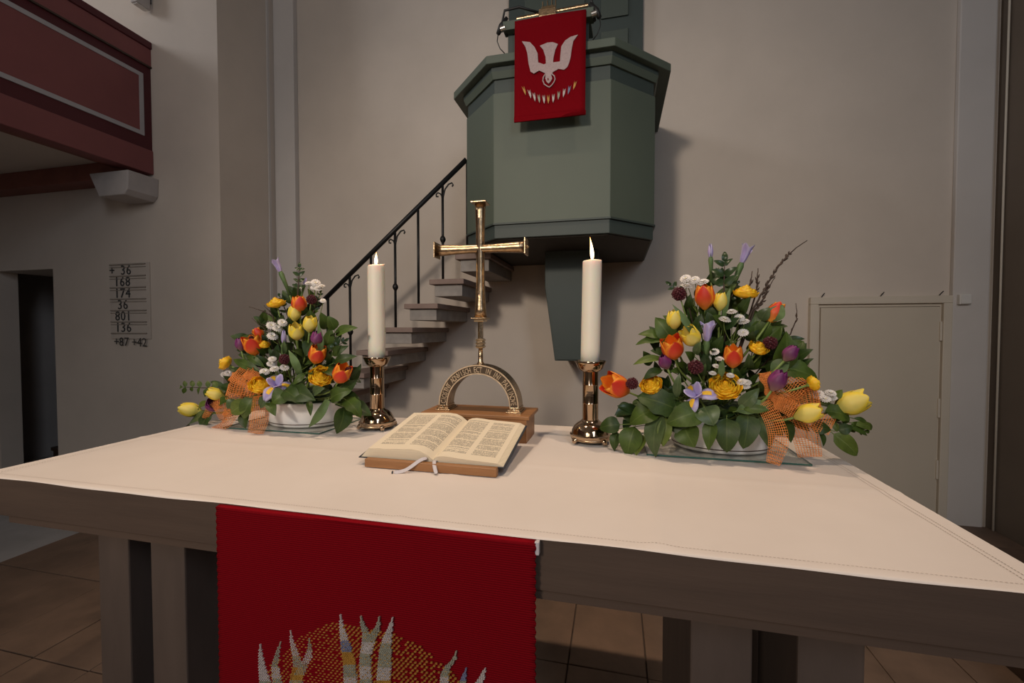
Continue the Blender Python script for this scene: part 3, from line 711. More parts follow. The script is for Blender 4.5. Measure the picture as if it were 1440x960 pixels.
def candle(x, y, top, label, lean, flame_h, fl_lean, melt):
    t = thing('candle', (x, y, 0.244), label, 'candle', 'burning white altar candles')
    n = 40; R = 0.0305; mb = MB(); vs = []; fs = []
    prof = [(0, 0.244), (0.5, 0.25)] + []
    rings = [(R, 0.2445), (R, 0.30), (R, 0.45), (R, top - 0.012), (R * 0.995, top - 0.003), (R * 0.93, top), (R * 0.80, top - 0.002), (R * 0.45, top - 0.007), (0.002, top - 0.009)]
    for r, z in rings:
        for i in range(n):
            a = 2 * PI * i / n
            dz = (melt * math.cos(a - 0.9) + 0.3 * melt * math.sin(3 * a)) if z > top - 0.011 and r > R * 0.7 else 0
            vs.append((x + r * math.cos(a) + lean * (z - 0.244), y + r * math.sin(a), z + dz))
    k = len(rings)
    for j in range(k - 1):
        for i in range(n): fs.append((j * n + i, j * n + (i + 1) % n, (j + 1) * n + (i + 1) % n, (j + 1) * n + i))
    fs.append(tuple(range(n))[::-1]); fs.append(tuple(range((k - 1) * n, k * n)))
    link('wax', mb.add(vs, fs), 'wax', t, smooth=True)
    xc = x + lean * (top - 0.244)
    link('wick', MB().tube([(xc, y, top - 0.01), (xc, y, top + 0.004), (xc + fl_lean * 0.1, y, top + 0.010)], 0.0016, 6), 'wick', t)
    fb = MB(); m_ = 12
    def ff(u, v):
        r = 0.0062 * (math.sin(PI * min(1, v * 1.0) ** 0.55) ** 1.0) * (1 - 0.25 * v); a = 2 * PI * u
        return (xc + fl_lean * v * v + r * math.cos(a), y + r * math.sin(a), top + 0.001 + flame_h * v)
    fo = link('flame', fb.grid(ff, m_, 12), 'flame', t, smooth=True)
    lt = bpy.data.lights.new('candle_light', 'POINT'); lt.energy = 0.55; lt.color = (1.0, 0.58, 0.25); lt.shadow_soft_size = 0.008
    lo = bpy.data.objects.new('candle_light', lt); COL.objects.link(lo); lo.location = (xc, y, top + flame_h + 0.012)
    return t
candlestick(-0.383, 0.700, 'brass candlestick with domed foot beside the left flower arrangement')
candlestick(0.396, 0.680, 'brass candlestick with domed foot beside the right flower arrangement')
candle(-0.383, 0.700, 0.604, 'burning white candle with uneven rim in the left brass candlestick', 0.0, 0.046, 0.002, 0.004)
candle(0.394, 0.680, 0.589, 'burning white candle with tall thin flame in the right brass candlestick', 0.016, 0.075, -0.008, 0.0012)

# ------------------------------------------------------------------ wooden stand and cross
sx0, sx1, sy0, sy1 = -0.165, 0.208, 0.606, 0.775
ws = thing('cross_stand', (0.02, 0.69, 0.002), 'low oak wood box stand under the bronze cross', 'stand')
link('lid', MB().box(sx0, sx1, sy0, sy1, 0.078, 0.0895), 'oak', ws, bevel=0.002)
for (a, b, c, e) in ((sx0 + 0.012, sx1 - 0.010, sy0 + 0.006, sy0 + 0.02), (sx0 + 0.012, sx1 - 0.010, sy1 - 0.034, sy1 - 0.02), (sx0 + 0.012, sx0 + 0.026, sy0 + 0.02, sy1 - 0.034), (sx1 - 0.024, sx1 - 0.010, sy0 + 0.02, sy1 - 0.034)):
    link('side_board', MB().box(a, b, c, e, 0.002, 0.078), 'oak', ws)
cx, cy = 0.021, 0.690
cr = thing('altar_cross', (cx, cy, 0.0895), 'bronze altar cross standing on an inscribed round arch', 'cross')
zc = 0.106; RO, RI, D0, D1 = 0.142, 0.110, cy - 0.032, cy + 0.032
def arch(ro, ri, d0, d1, n=40, a0=0.0, a1=PI):
    vs = []; fs = []
    for i in range(n + 1):
        a = a0 + (a1 - a0) * i / n
        for r in (ro, ri):
            for d in (d0, d1): vs.append((cx - r * math.cos(a), d, zc + r * math.sin(a)))
    for i in range(n):
        o = i * 4
        fs += [(o, o + 4, o + 6, o + 2), (o + 1, o + 3, o + 7, o + 5), (o, o + 1, o + 5, o + 4), (o + 2, o + 6, o + 7, o + 3)]
    fs += [(0, 2, 3, 1), (4 * n, 4 * n + 1, 4 * n + 3, 4 * n + 2)]
    return MB().add(vs, fs)
ar = link('arch', arch(RO, RI, D0, D1), 'bronze', cr, bevel=0.0015, smooth=True, auto=True)
link('border', arch(RO, RO - 0.004, D0 - 0.002, D0), 'letter_bronze', ar, smooth=True, auto=True)
link('border', arch(RI + 0.004, RI, D0 - 0.002, D0), 'letter_bronze', ar, smooth=True, auto=True)
link('lettering_ground', arch(RO - 0.004, RI + 0.004, D0 - 0.0003, D0), 'bronze_dark', ar)
txt = 'CIOSTNT ADNVISCH ECT IN INI PALIINOVE'
mb = MB(); n = len(txt)
for k, ch in enumerate(txt):
    if ch == ' ': continue
    a = 0.06 + (PI - 0.12) * (k + 0.5) / n
    vs, fs = glyph(ch, 0.0265)
    rr = RI + 0.0065
    e_r = V((-math.cos(a), 0, math.sin(a))); e_t = V((math.sin(a), 0, math.cos(a)))
    mb.add([V((cx, D0 - 0.0012, zc)) + e_r * (rr + vy) + e_t * (vx * 0.66) for vx, vy in vs], fs)
ins = link('inscription', mb, 'letter_bronze', ar, solid=0.0016); ins['label'] = 'raised capital letters'
for s in (-1, 1):
    fx = cx + s * (RO + RI) / 2
    ft = link('foot', MB().box(fx - 0.018, fx + 0.018, D0 - 0.001, D1 + 0.001, 0.098, zc + 0.002), 'bronze', cr, bevel=0.002)
    link('foot_plinth', MB().box(fx - 0.021, fx + 0.021, D0 - 0.006, D1 + 0.006, 0.0935, 0.099), 'bronze', ft, bevel=0.001)
    link('foot_plinth', MB().box(fx - 0.026, fx + 0.026, D0 - 0.011, D1 + 0.011, 0.0897, 0.0937), 'bronze', ft, bevel=0.001)
    for yy in (D0 - 0.0025,): link('stud', MB().lathe([(0.003, 0), (0.0018, 0.004)], (fx, yy, 0.100), 8), 'brass', ft)
zt = zc + RO
link('neck', MB().lathe([(0.016, -0.002), (0.012, 0.006), (0.0085, 0.012), (0.0085, 0.03), (0.0072, 0.06)], (cx, cy, zt - 0.002), 20), 'bronze', cr, smooth=True)
link('collar', MB().box(cx - 0.0125, cx + 0.0125, cy - 0.0125, cy + 0.0125, 0.303, 0.336), 'bronze', cr, bevel=0.003)
for zz in (0.309, 0.320, 0.331): link('collar_ring', MB().box(cx - 0.0145, cx + 0.0145, cy - 0.0145, cy + 0.0145, zz - 0.0025, zz + 0.0025), 'brass', cr, bevel=0.001)
link('rod', MB().tube([(cx, cy, 0.33), (cx, cy, 0.402)], 0.0095, 6), 'bronze', cr)
link('cushion', MB().box(cx - 0.019, cx + 0.019, cy - 0.019, cy + 0.019, 0.394, 0.403), 'brass', cr, bevel=0.002)
def plate(c, ax, name='end_plate'):
    t, h = 0.0022, 0.027
    b_ = [c.x - h, c.x + h, c.y - h, c.y + h, c.z - h, c.z + h]
    i = {'x': 0, 'z': 4}[ax]; m_ = c.x if ax == 'x' else c.z
    b_[i], b_[i + 1] = m_ - t, m_ + t
    p = link(name, MB().box(*b_), 'bronze', cr, bevel=0.001); return p
def arm(p0, p1, r0, rm, r1):
    """square hammered bar, waisted in the middle, with a ridge on each side"""
    p0, p1 = V(p0), V(p1); d = (p1 - p0); L = d.length; d.normalize()
    e1 = V((0, -1, 0)); e2 = d.cross(e1).normalized()
    K = 14; vs = []; fs = []; m_ = 16
    for j in range(K + 1):
        t = j / K
        q0 = max(0, 1 - t / 0.4); q1 = max(0, (t - 0.6) / 0.4)
        r = rm + (r0 - rm) * q0 ** 1.8 + (r1 - rm) * q1 ** 1.8
        for i in range(m_):
            a = 2 * PI * (i + 0.5) / m_
            sq = 1 / max(abs(math.cos(a)), abs(math.sin(a)))
            rad = r * min(sq, 1.22) * (1.0 if i % 4 in (0, 3) else 0.86)
            vs.append(p0 + d * (L * t) + (e1 * math.cos(a) + e2 * math.sin(a)) * rad)
    for j in range(K):
        for i in range(m_): fs.append((j * m_ + i, j * m_ + (i + 1) % m_, (j + 1) * m_ + (i + 1) % m_, (j + 1) * m_ + i))
    fs += [tuple(range(m_))[::-1], tuple(range(K * m_, (K + 1) * m_))]
    return MB().add(vs, fs)
zx = 0.644
link('shaft', arm((cx, cy, 0.409), (cx, cy, 0.795), 0.0215, 0.0145, 0.0185), 'bronze', cr, smooth=True)
link('crossbar', arm((cx - 0.156, cy, zx), (cx + 0.156, cy, zx), 0.020, 0.0145, 0.020), 'bronze', cr, smooth=True)
plate(V((cx, cy, 0.406)), 'z'); plate(V((cx, cy, 0.7985)), 'z')
for s in (-1, 1):
    plate(V((cx + s * 0.160, cy, zx)), 'x')
    link('end_stud', MB().tube([(cx + s * 0.161, cy, zx), (cx + s * 0.169, cy, zx)], [0.008, 0.003], 10), 'brass', cr, smooth=True)
link('end_stud', MB().tube([(cx, cy, 0.80), (cx, cy, 0.808)], [0.007, 0.003], 10), 'brass', cr, smooth=True)
link('shaft_groove', MB().box(cx - 0.0025, cx + 0.0025, cy - 0.0165, cy - 0.0135, 0.43, 0.775), 'bronze_dark', cr)

# ------------------------------------------------------------------ open bible on its book rest
BYF, BZF, BYT, BZT = 0.297, 0.021, 0.575, 0.066        # lower and upper edge of the sloping board
sl = V((0, BYT - BYF, BZT - BZF)); SLN = sl.length; sl.normalize(); nb_ = V((0, -sl.z, sl.y))
def bd(x, s, h): return V((x, BYF, BZF)) + sl * s + nb_ * h
rs = thing('book_rest', (0.0, 0.4, 0.002), 'low oak book rest under the open bible', 'book rest')
def slabq(x0, x1, s0, s1, h0, h1):
    c = [bd(x0, s0, h0), bd(x1, s0, h0), bd(x1, s1, h0), bd(x0, s1, h0), bd(x0, s0, h1), bd(x1, s0, h1), bd(x1, s1, h1), bd(x0, s1, h1)]
    return MB().add(c, [(0,3,2,1),(4,5,6,7),(0,1,5,4),(1,2,6,5),(2,3,7,6),(3,0,4,7)])
link('board', slabq(-0.165, 0.180, 0.0, SLN - 0.01, -0.014, -0.002), 'oak', rs, bevel=0.001)
link('ledge', MB().box(-0.173, 0.190, 0.279, 0.297, 0.003, 0.0245), 'oak', rs, bevel=0.0015)
link('prop', MB().box(-0.15, 0.165, 0.545, 0.560, 0.002, 0.046), 'oak', rs)
for x in (-0.15, 0.15): link('side', MB().add([(x, 0.30, 0.002), (x, 0.55, 0.002), (x, 0.55, 0.045), (x, 0.30, 0.005), (x + 0.015, 0.30, 0.002), (x + 0.015, 0.55, 0.002), (x + 0.015, 0.55, 0.045), (x + 0.015, 0.30, 0.005)],
      [(0,1,2,3),(7,6,5,4),(0,4,5,1),(1,5,6,2),(2,6,7,3),(3,7,4,0)]), 'oak', rs)
bk_ = thing('open_bible', (0.0, 0.42, 0.02), 'large open bible with cream printed pages on the altar', 'book')
link('cover', slabq(-0.203, 0.208, 0.001, SLN + 0.004, -0.001, 0.0015), 'book_cover', bk_, bevel=0.0006)
GX = 0.014
LP = [(-0.196, 0.0022), (-0.186, 0.012), (-0.172, 0.0265), (-0.15, 0.0275), (-0.11, 0.029), (-0.075, 0.0312), (-0.045, 0.0322), (-0.022, 0.0295), (-0.006, 0.0225), (0.006, 0.013), (GX, 0.006)]
RP = [(GX, 0.006), (0.018, 0.0125), (0.030, 0.0175), (0.045, 0.0192), (0.062, 0.0182), (0.085, 0.0155), (0.115, 0.0135), (0.15, 0.0118), (0.188, 0.0095), (0.202, 0.0022)]
def block(P):
    n = len(P); vs = []; fs = []
    for s in (0.004, SLN):
        for x, h in P: vs.append(bd(x, s, h))
        for x, h in P: vs.append(bd(x, s, 0.0016))
    m_ = 2 * n
    fs.append(tuple(range(n)) + tuple(range(2 * n - 1, n - 1, -1)))
    fs.append(tuple(m_ + i for i in (tuple(range(n)) + tuple(range(2 * n - 1, n - 1, -1))))[::-1])
    for i in range(n - 1): fs += [(i, m_ + i, m_ + i + 1, i + 1), (n + i, n + i + 1, m_ + n + i + 1, m_ + n + i)]
    fs += [(0, n, m_ + n, m_), (n - 1, m_ + n - 1, m_ + 2 * n - 1, 2 * n - 1)]
    return MB().add(vs, fs)
def page(P):
    ds = [0]
    for a, b in zip(P, P[1:]): ds.append(ds[-1] + math.hypot(b[0] - a[0], b[1] - a[1]))
    mb = MB(); n = len(P); K = 8
    for j in range(K + 1):
        for i, (x, h) in enumerate(P):
            mb.uv[len(mb.v)] = (ds[i] / ds[-1], j / K); mb.v.append(tuple(bd(x, 0.003 + (SLN - 0.0025) * j / K, h + 0.0005)))
    for j in range(K):
        for i in range(n - 1):
            a = j * n + i; mb.f.append((a, a + 1, a + n + 1, a + n))
    return mb
for P, Q in ((LP, LP[2:]), (RP, RP[:-1])):
    pb = link('page_block', block(P), 'page_edge', bk_, smooth=True, auto=True)
    link('page', page(Q), 'page', pb, smooth=True)
def ribbon(pts_, wd, name, m, parent, across=None):
    pts_ = [V(p) for p in pts_]; mb = MB(); n = len(pts_)
    for j, p in enumerate(pts_):
        d = (pts_[min(j + 1, n - 1)] - pts_[max(j - 1, 0)]).normalized(); A = d.cross((V((0.2, -0.8, 0.6)))).normalized() * wd / 2
        mb.uv[len(mb.v)] = (0, j / n); mb.v.append(tuple(p - A)); mb.uv[len(mb.v)] = (1, j / n); mb.v.append(tuple(p + A))
    for j in range(n - 1): mb.f.append((2 * j, 2 * j + 1, 2 * j + 3, 2 * j + 2))
    return link(name, mb, m, parent, smooth=True, solid=0.0008, subd=1)
ribbon([(0.000, 0.298, 0.033), (-0.010, 0.286, 0.034), (-0.021, 0.277, 0.027), (-0.035, 0.270, 0.015), (-0.050, 0.262, 0.006), (-0.066, 0.255, 0.0045), (-0.074, 0.252, 0.0045)], 0.011, 'marker_ribbon', 'ribbon_white', bk_, (1, 0.3, 0.1))
ribbon([(-0.074, 0.252, 0.0045), (-0.079, 0.250, 0.005)], 0.011, 'ribbon_end', 'book_cover', bk_, (1, 0.3, 0.1))
ribbon([(0.016, 0.330, 0.0225), (0.018, 0.300, 0.029), (0.023, 0.284, 0.028), (0.028, 0.275, 0.018), (0.034, 0.270, 0.008), (0.037, 0.266, 0.0045)], 0.011, 'marker_ribbon', 'ribbon_white', bk_, (1, 0.1, 0))
ribbon([(0.037, 0.266, 0.0045), (0.039, 0.262, 0.005)], 0.011, 'ribbon_end', 'book_cover', bk_, (1, 0.1, 0))
# ------------------------------------------------------------------ flower arrangements
UP = V((0, 0, 1))
class Arr:
    def __init__(s, side, cx, cy, half, height):
        s.side = side; s.c = V((cx, cy, 0.085)); s.half = half; s.h = height; s.cy = cy
    def pos(s, px, py, dy=0.0, k=1.0):
        P = at(px, py, s.cy - 0.05)
        sx = (P.x - s.c.x) / s.half; sz = max(0, P.z) / s.h
        d = 0.16 * math.sqrt(max(0.0, 1 - min(1, 0.75 * sx * sx + 0.85 * sz * sz)))
        return at(px, py, s.cy - d * k + dy)
AL = Arr('left', -0.73, 0.70, 0.42, 0.66)
AR = Arr('right', 0.775, 0.70, 0.36, 0.64)
def frame(P, ang, tilt):
    tc = (CAM - P).normalized(); a = math.radians(ang); t = math.radians(tilt)
    ax = ((_rt * math.sin(a) + UP * math.cos(a)) * math.cos(t) + tc * math.sin(t)).normalized()
    e1 = ax.cross(tc if abs(ax.dot(tc)) < 0.95 else UP).normalized(); e2 = ax.cross(e1).normalized()
    if e2.dot(tc) < 0: e2 = -e2; 
    return ax, e1, e2
def bez(p0, p1, p2, p3, n=10):
    return [p0 * (1 - t) ** 3 + p1 * 3 * t * (1 - t) ** 2 + p2 * 3 * t * t * (1 - t) + p3 * t ** 3 for t in [i / n for i in range(n + 1)]]
def stem(base, ax, core, r, parent, m='stem', name='stem', spread=0.05):
    d = (base - core).length
    e = core + V((random.uniform(-spread, spread), random.uniform(-0.03, 0.03), random.uniform(-0.01, 0.02)))
    pts = bez(base + ax * 0.003, base - ax * d * 0.38, e + (base - e) * 0.25 + UP * d * 0.16, e)
    return link(name, MB().tube(pts, r, 6), m, parent, smooth=True)
def petal_fn(O, ax, e1, e2, th, R, L, openness, hw, rs=1.0, curl=0.0, wob=0.0, point=0.9):
    """one cupped petal: u across, v from base to tip"""
    ph = random.uniform(0, 6)
    def f(u, v):
        uu = 2 * u - 1
        prof = (0.22 + 0.78 * math.sin(min(1, v / 0.5) * PI / 2)) if v < 0.5 else 1.0 + (openness - 1.0) * ((v - 0.5) / 0.5) ** 1.6
        wv = (0.55 + 0.45 * math.sin(min(1, v / 0.55) * PI / 2)) * math.sqrt(max(0.0, 1 - max(0.0, (v - 0.55) / 0.47) ** 2.4))
        wv = max(wv, 0.10)
        a = th + uu * hw * wv
        r = R * rs * prof * (1 - 0.10 * uu * uu * v) + wob * R * math.sin(3 * uu + ph) * v
        z = L * (v - 0.07 * uu * uu * v * point) - curl * L * max(0, v - 0.6) ** 2 * 2.5
        return O + (e1 * math.cos(a) + e2 * math.sin(a)) * r + ax * z
    return f
FLOWER_GROUP = lambda A: 'flowers in the %s arrangement' % A.side
def tulip(A, px, py, size, ang, tilt, kind, label, openness=0.62, wide=0.38, dy=0.0):
    P = A.pos(px, py, dy); ax, e1, e2 = frame(P, ang, tilt)
    L = size / ppm(P); R = L * wide; O = P - ax * L * 0.5
    t = thing('tulip', tuple(O), label, 'tulip', FLOWER_GROUP(A))
    m_out, m_in = {'flame': ('tulip_flame', 'tulip_flame_in'), 'yellow': ('tulip_yellow', 'tulip_yellow'), 'purple': ('tulip_purple', 'tulip_purple')}[kind]
    th0 = random.uniform(-0.25, 0.25) + PI / 2
    for ring, (mm, rs, off, lk) in enumerate(((m_in, 0.86, PI / 3, 1.02), (m_out, 1.0, 0.0, 0.98))):
        for k in range(3):
            th = th0 + off + k * 2 * PI / 3 + random.uniform(-0.1, 0.1)
            op = openness * random.uniform(0.92, 1.08) * (0.95 if ring == 0 else 1.0)
            link('petal', MB().grid(petal_fn(O, ax, e1, e2, th, R, L * lk * random.uniform(0.95, 1.04), op, 1.12, rs, wob=0.03), 8, 10), mm, t, smooth=True)
    stem(O, ax, A.c, 0.0032, t)
    return t
def ranunculus(A, px, py, width, ang, tilt, label, flat=0.62, dy=0.0):
    P = A.pos(px, py, dy); ax, e1, e2 = frame(P, ang, tilt)
    R = 0.5 * width / ppm(P); O = P - ax * R * 0.35
    t = thing('ranunculus', tuple(O), label, 'ranunculus', FLOWER_GROUP(A))
    mb = MB()
    for ly in range(7):
        n = (7, 6, 6, 5, 5, 4, 3)[ly]
        Rk = R * (1.0, 0.90, 0.77, 0.63, 0.49, 0.35, 0.22)[ly]; Lk = R * (flat * 0.62 + 0.085 * ly)
        for k in range(n):
            th = k * 2 * PI / n + ly * 0.55 + random.uniform(-0.12, 0.12)
            mb.grid(petal_fn(O, ax, e1, e2, th, Rk, Lk * random.uniform(0.92, 1.06), (1.10, 0.98, 0.90, 0.82, 0.74, 0.66, 0.5)[ly], 0.98 if n > 4 else 1.25, 1.0, curl=0.22 if ly < 2 else 0, wob=0.03, point=0.15), 5, 6)
    mb.lathe([(R * 0.30, 0.1 * R), (R * 0.24, R * flat * 0.62), (R * 0.16, R * (flat * 0.62 + 0.42)), (0.001, R * (flat * 0.62 + 0.52))], (0, 0, 0), 10, cap=False)
    m3 = Matrix((e1, ax.cross(e1), ax)).transposed()
    for q in range(len(mb.v) - 40, len(mb.v)): mb.v[q] = tuple(m3 @ V(mb.v[q]) + O); mb.uv[q] = (0.5, 0.4)
    link('bloom', mb, 'ranunculus', t, smooth=True)
    link('calyx', MB().tube([O - ax * 0.004, O + ax * 0.004], [0.003, 0.008], 8), 'stem', t, smooth=True)
    stem(O, ax, A.c, 0.0030, t)
    return t
def iris(A, px, py, size, ang, tilt, label, mode, dy=0.0, stem_px=None):
    P = A.pos(px, py, dy); ax, e1, e2 = frame(P, ang, tilt); L = size / ppm(P)
    t = thing('iris', tuple(P - ax * L * 0.5), label, 'iris', FLOWER_GROUP(A))
    if mode == 'open':
        O = P
        for k in range(3):
            th = 0.35 + k * 2 * PI / 3
            dirv = (e1 * math.cos(th) + e2 * math.sin(th))
            side = ax.cross(dirv)
            def fall(u, v, dirv=dirv, side=side):
                w_ = L * 0.17 * (0.35 + math.sin(PI * v ** 1.3) * 0.95)
                return O + dirv * (L * 0.62 * v) + side * ((2 * u - 1) * w_) + ax * (L * 0.16 * math.sin(v * PI * 0.8) - L * 0.30 * v * v - L * 0.06 * (2 * u - 1) ** 2)
            pt = link('fall', MB().grid(fall, 6, 9), 'iris', t, smooth=True, solid=0.0005)
            def sp(u, v, dirv=dirv, side=side): 
                q = V(fall(0.5 + (u - 0.5) * 0.34, 0.30 + 0.42 * v)); return q + ax * 0.0012
            link('signal', MB().grid(sp, 2, 4), 'iris_spot', pt, smooth=True)
            th2 = th + PI / 3; d2 = (e1 * math.cos(th2) + e2 * math.sin(th2)); s2 = ax.cross(d2)
            def std(u, v, d2=d2, s2=s2):
                w_ = L * 0.11 * (0.4 + math.sin(PI * v ** 1.1))
                return O + d2 * (L * 0.30 * v) + ax * (L * 0.38 * v) + s2 * ((2 * u - 1) * w_)
            link('standard', MB().grid(std, 4, 7), 'iris', t, smooth=True, solid=0.0005)
        base = O - ax * L * 0.1
    else:
        O = P - ax * L * 0.5
        n = 3 if mode == 'bud' else 4
        for k in range(n):
            th = k * 2 * PI / n + 0.4; sp_ = 0.55 if mode == 'bud' else random.uniform(1.2, 2.6)
            link('petal', MB().grid(petal_fn(O, ax, e1, e2, th, L * (0.16 if mode == 'bud' else 0.17), L * random.uniform(0.85, 1.05), sp_, 1.0), 5, 9), 'iris', t, smooth=True)
        base = O + ax * L * 0.12
        sh = base - ax * L * 1.0
        link('sheath', MB().tube([base + ax * L * 0.15, base - ax * L * 0.15, base - ax * L * 0.6, sh - ax * L * 0.5], [L * 0.07, L * 0.15, L * 0.12, L * 0.085], 8), 'tulip_leaf', t, smooth=True)
        base = sh
    stem(base, ax, A.c, 0.0036, t)
    return t
def ball(A, px, py, dia, label, dy=0.0):
    P = A.pos(px, py, dy - 0.01); R = 0.5 * dia / ppm(P); ax = (P - A.c).normalized()
    t = thing('scabious', tuple(P - ax * R), label, 'scabious', FLOWER_GROUP(A))
    mb = MB(); N = 70
    mb.lathe([(0.001, -0.72 * R), (R * 0.5, -0.55 * R), (R * 0.72, 0), (R * 0.5, 0.55 * R), (0.001, 0.72 * R)], P, 12)
    for i in range(N):
        z = 1 - 2 * (i + 0.5) / N; a = i * 2.39996; q = math.sqrt(1 - z * z); d = V((q * math.cos(a), q * math.sin(a), z))
        s1 = d.cross(V((0.3, 0.5, 0.8))).normalized(); s2 = d.cross(s1); s = R * 0.17
        b = P + d * R * 0.66; tp = P + d * R * random.uniform(0.95, 1.06)
        mb.add([b + s1 * s, b + s2 * s, b - s1 * s, b - s2 * s, tp + s1 * s * 0.7, tp + s2 * s * 0.7, tp - s1 * s * 0.7, tp - s2 * s * 0.7],
               [(0, 1, 5, 4), (1, 2, 6, 5), (2, 3, 7, 6), (3, 0, 4, 7), (4, 5, 6, 7)])
    link('bloom', mb, 'burgundy', t)
    stem(P - ax * R * 0.7, ax, A.c, 0.0022, t)
def daisies(A, heads, label, dia=17, dy=0.0, tilt=35):
    Ps = [A.pos(x, y, dy) for x, y in heads]; mid = sum(Ps, V()) / len(Ps)
    fork = mid + (A.c - mid) * 0.22 
    t = thing('daisy_spray', tuple(fork), label, 'daisy', FLOWER_GROUP(A))
    stem(fork, (mid - A.c).normalized(), A.c, 0.002, t)
    for P in Ps:
        ax, e1, e2 = frame(P, random.uniform(-25, 25), tilt + random.uniform(-15, 15)); R = 0.5 * dia / ppm(P) * random.uniform(0.85, 1.1)
        mb = MB()
        for ly, (n, rk, up) in enumerate(((15, 1.0, 0.10), (12, 0.8, 0.28), (8, 0.5, 0.45))):
            for k in range(n):
                a = 2 * PI * (k + 0.5 * ly) / n; d = e1 * math.cos(a) + e2 * math.sin(a); s = ax.cross(d) * (R * 0.19)
                o = P + ax * R * up * 0.5
                mb.add([o + d * R * 0.12 - s * 0.4, o + d * R * rk * 0.75 - s + ax * R * up * 0.6, o + d * R * rk + ax * R * up * 0.5, o + d * R * rk * 0.75 + s + ax * R * up * 0.6, o + d * R * 0.12 + s * 0.4], [(0, 1, 2, 3, 4)])
        hd = link('flower_head', mb, 'daisy', t)
        link('eye', MB().lathe([(R * 0.26, 0), (R * 0.22, R * 0.10), (0.0005, R * 0.14)], (0, 0, 0), 8), 'daisy_eye', hd)
        ey = hd.children[0] if hd.children else None
        if ey:
            m3 = Matrix((e1, ax.cross(e1), ax)).transposed()
            for vv in ey.data.vertices: vv.co = m3 @ (V(vv.co) + ORG[hd.name]) + P + ax * R * 0.12 - ORG[hd.name]
        link('stalk', MB().tube(bez(P, P - ax * 0.03, fork + (P - fork) * 0.3, fork, 6), 0.0012, 5), 'stem', t, smooth=True)

LEAFN = [0]
def leaf(name, b, t, wd, nrm, parent, m, shape='ovate', curl=0.12, fold=0.18):
    d = t - b; L = d.length; dn = d.normalized()
    n = (nrm - dn * nrm.dot(dn)).normalized(); s = dn.cross(n); hw = wd / 2
    ph = random.uniform(0, 6); tw = random.uniform(-0.25, 0.25); cv = curl * random.uniform(0.6, 1.4)
    def f(u, v):
        uu = 2 * u - 1
        if shape == 'ovate': w_ = (math.sin(PI * v ** 0.72) ** 0.85) if 0 < v < 1 else 0
        elif shape == 'lance': w_ = math.sin(PI * v ** 0.9) ** 0.9 if 0 < v < 1 else 0
        elif shape == 'tulip': w_ = (0.55 + 0.45 * math.sin(PI * v)) * (1 - v ** 4)
        elif shape == 'lobed': w_ = (math.sin(PI * v ** 0.7) ** 0.7 if 0 < v < 1 else 0) * (0.78 + 0.26 * abs(math.sin(v * PI * 2.6 + 0.4)))
        else: w_ = (math.sin(PI * v ** 0.62) ** 0.62) if 0 < v < 1 else 0       # round
        q = b + d * v + n * (cv * L * 4 * v * (1 - v) - cv * 0.8 * L * v * v)
        sw = s * math.cos(tw * v) + n * math.sin(tw * v)
        return q + sw * (uu * hw * w_) + n * (fold * abs(uu) * hw * w_ + 0.05 * hw * math.sin(5 * v + 2 * uu + ph) * abs(uu))
    return link(name, MB().grid(f, 6, 10), m, parent, smooth=True)
LM = {'d': 'leaf_dark', 'm': 'leaf_mid', 'l': 'leaf_light', 'g': 'leaf_grey', 't': 'tulip_leaf', 'b': 'box_leaf'}
LS = {'o': 'ovate', 'l': 'lance', 't': 'tulip', 'v': 'lobed', 'r': 'round'}
def sprig(A, label, leaves, cat='foliage', name='foliage_sprig'):
    """leaves: (base px, base py, tip px, tip py, width px, shape, colour, dy)"""
    pts = []
    for L_ in leaves:
        bx, by, tx, ty, wd, sh, co = L_[:7]; dy = L_[7] if len(L_) > 7 else 0.0
        b = A.pos(bx, by, dy + 0.012, 0.97); t = A.pos(tx, ty, dy - 0.008); pts.append((b, t, wd, sh, co))
    mid = sum((p[0] for p in pts), V()) / len(pts)
    th = thing(name, tuple(mid), label, cat, 'foliage of the %s arrangement' % A.side)
    root = A.c + V((random.uniform(-0.03, 0.03), random.uniform(-0.03, 0.0), 0.0))
    fork = mid + (root - mid) * 0.35
    link('twig', MB().tube(bez(fork, fork + (root - fork) * 0.3, root + (fork - root) * 0.3 + UP * 0.02, root, 6), 0.002, 5), 'stem', th, smooth=True)
    for b, t, wd, sh, co in pts:
        out = ((b + t) / 2 - A.c - V((0, 0, 0.05))).normalized(); tc = (CAM - b).normalized()
        nrm = (out * 0.45 + tc * 0.65 + UP * 0.25 + V((random.uniform(-.25, .25), 0, random.uniform(-.2, .2)))).normalized()
        leaf('leaf', b, t, wd / ppm(b), nrm, th, LM[co], LS[sh])
        link('petiole', MB().tube([b + (t - b) * 0.04, b - (t - b).normalized() * 0.008, fork], 0.0012, 4), 'stem', th, smooth=True)
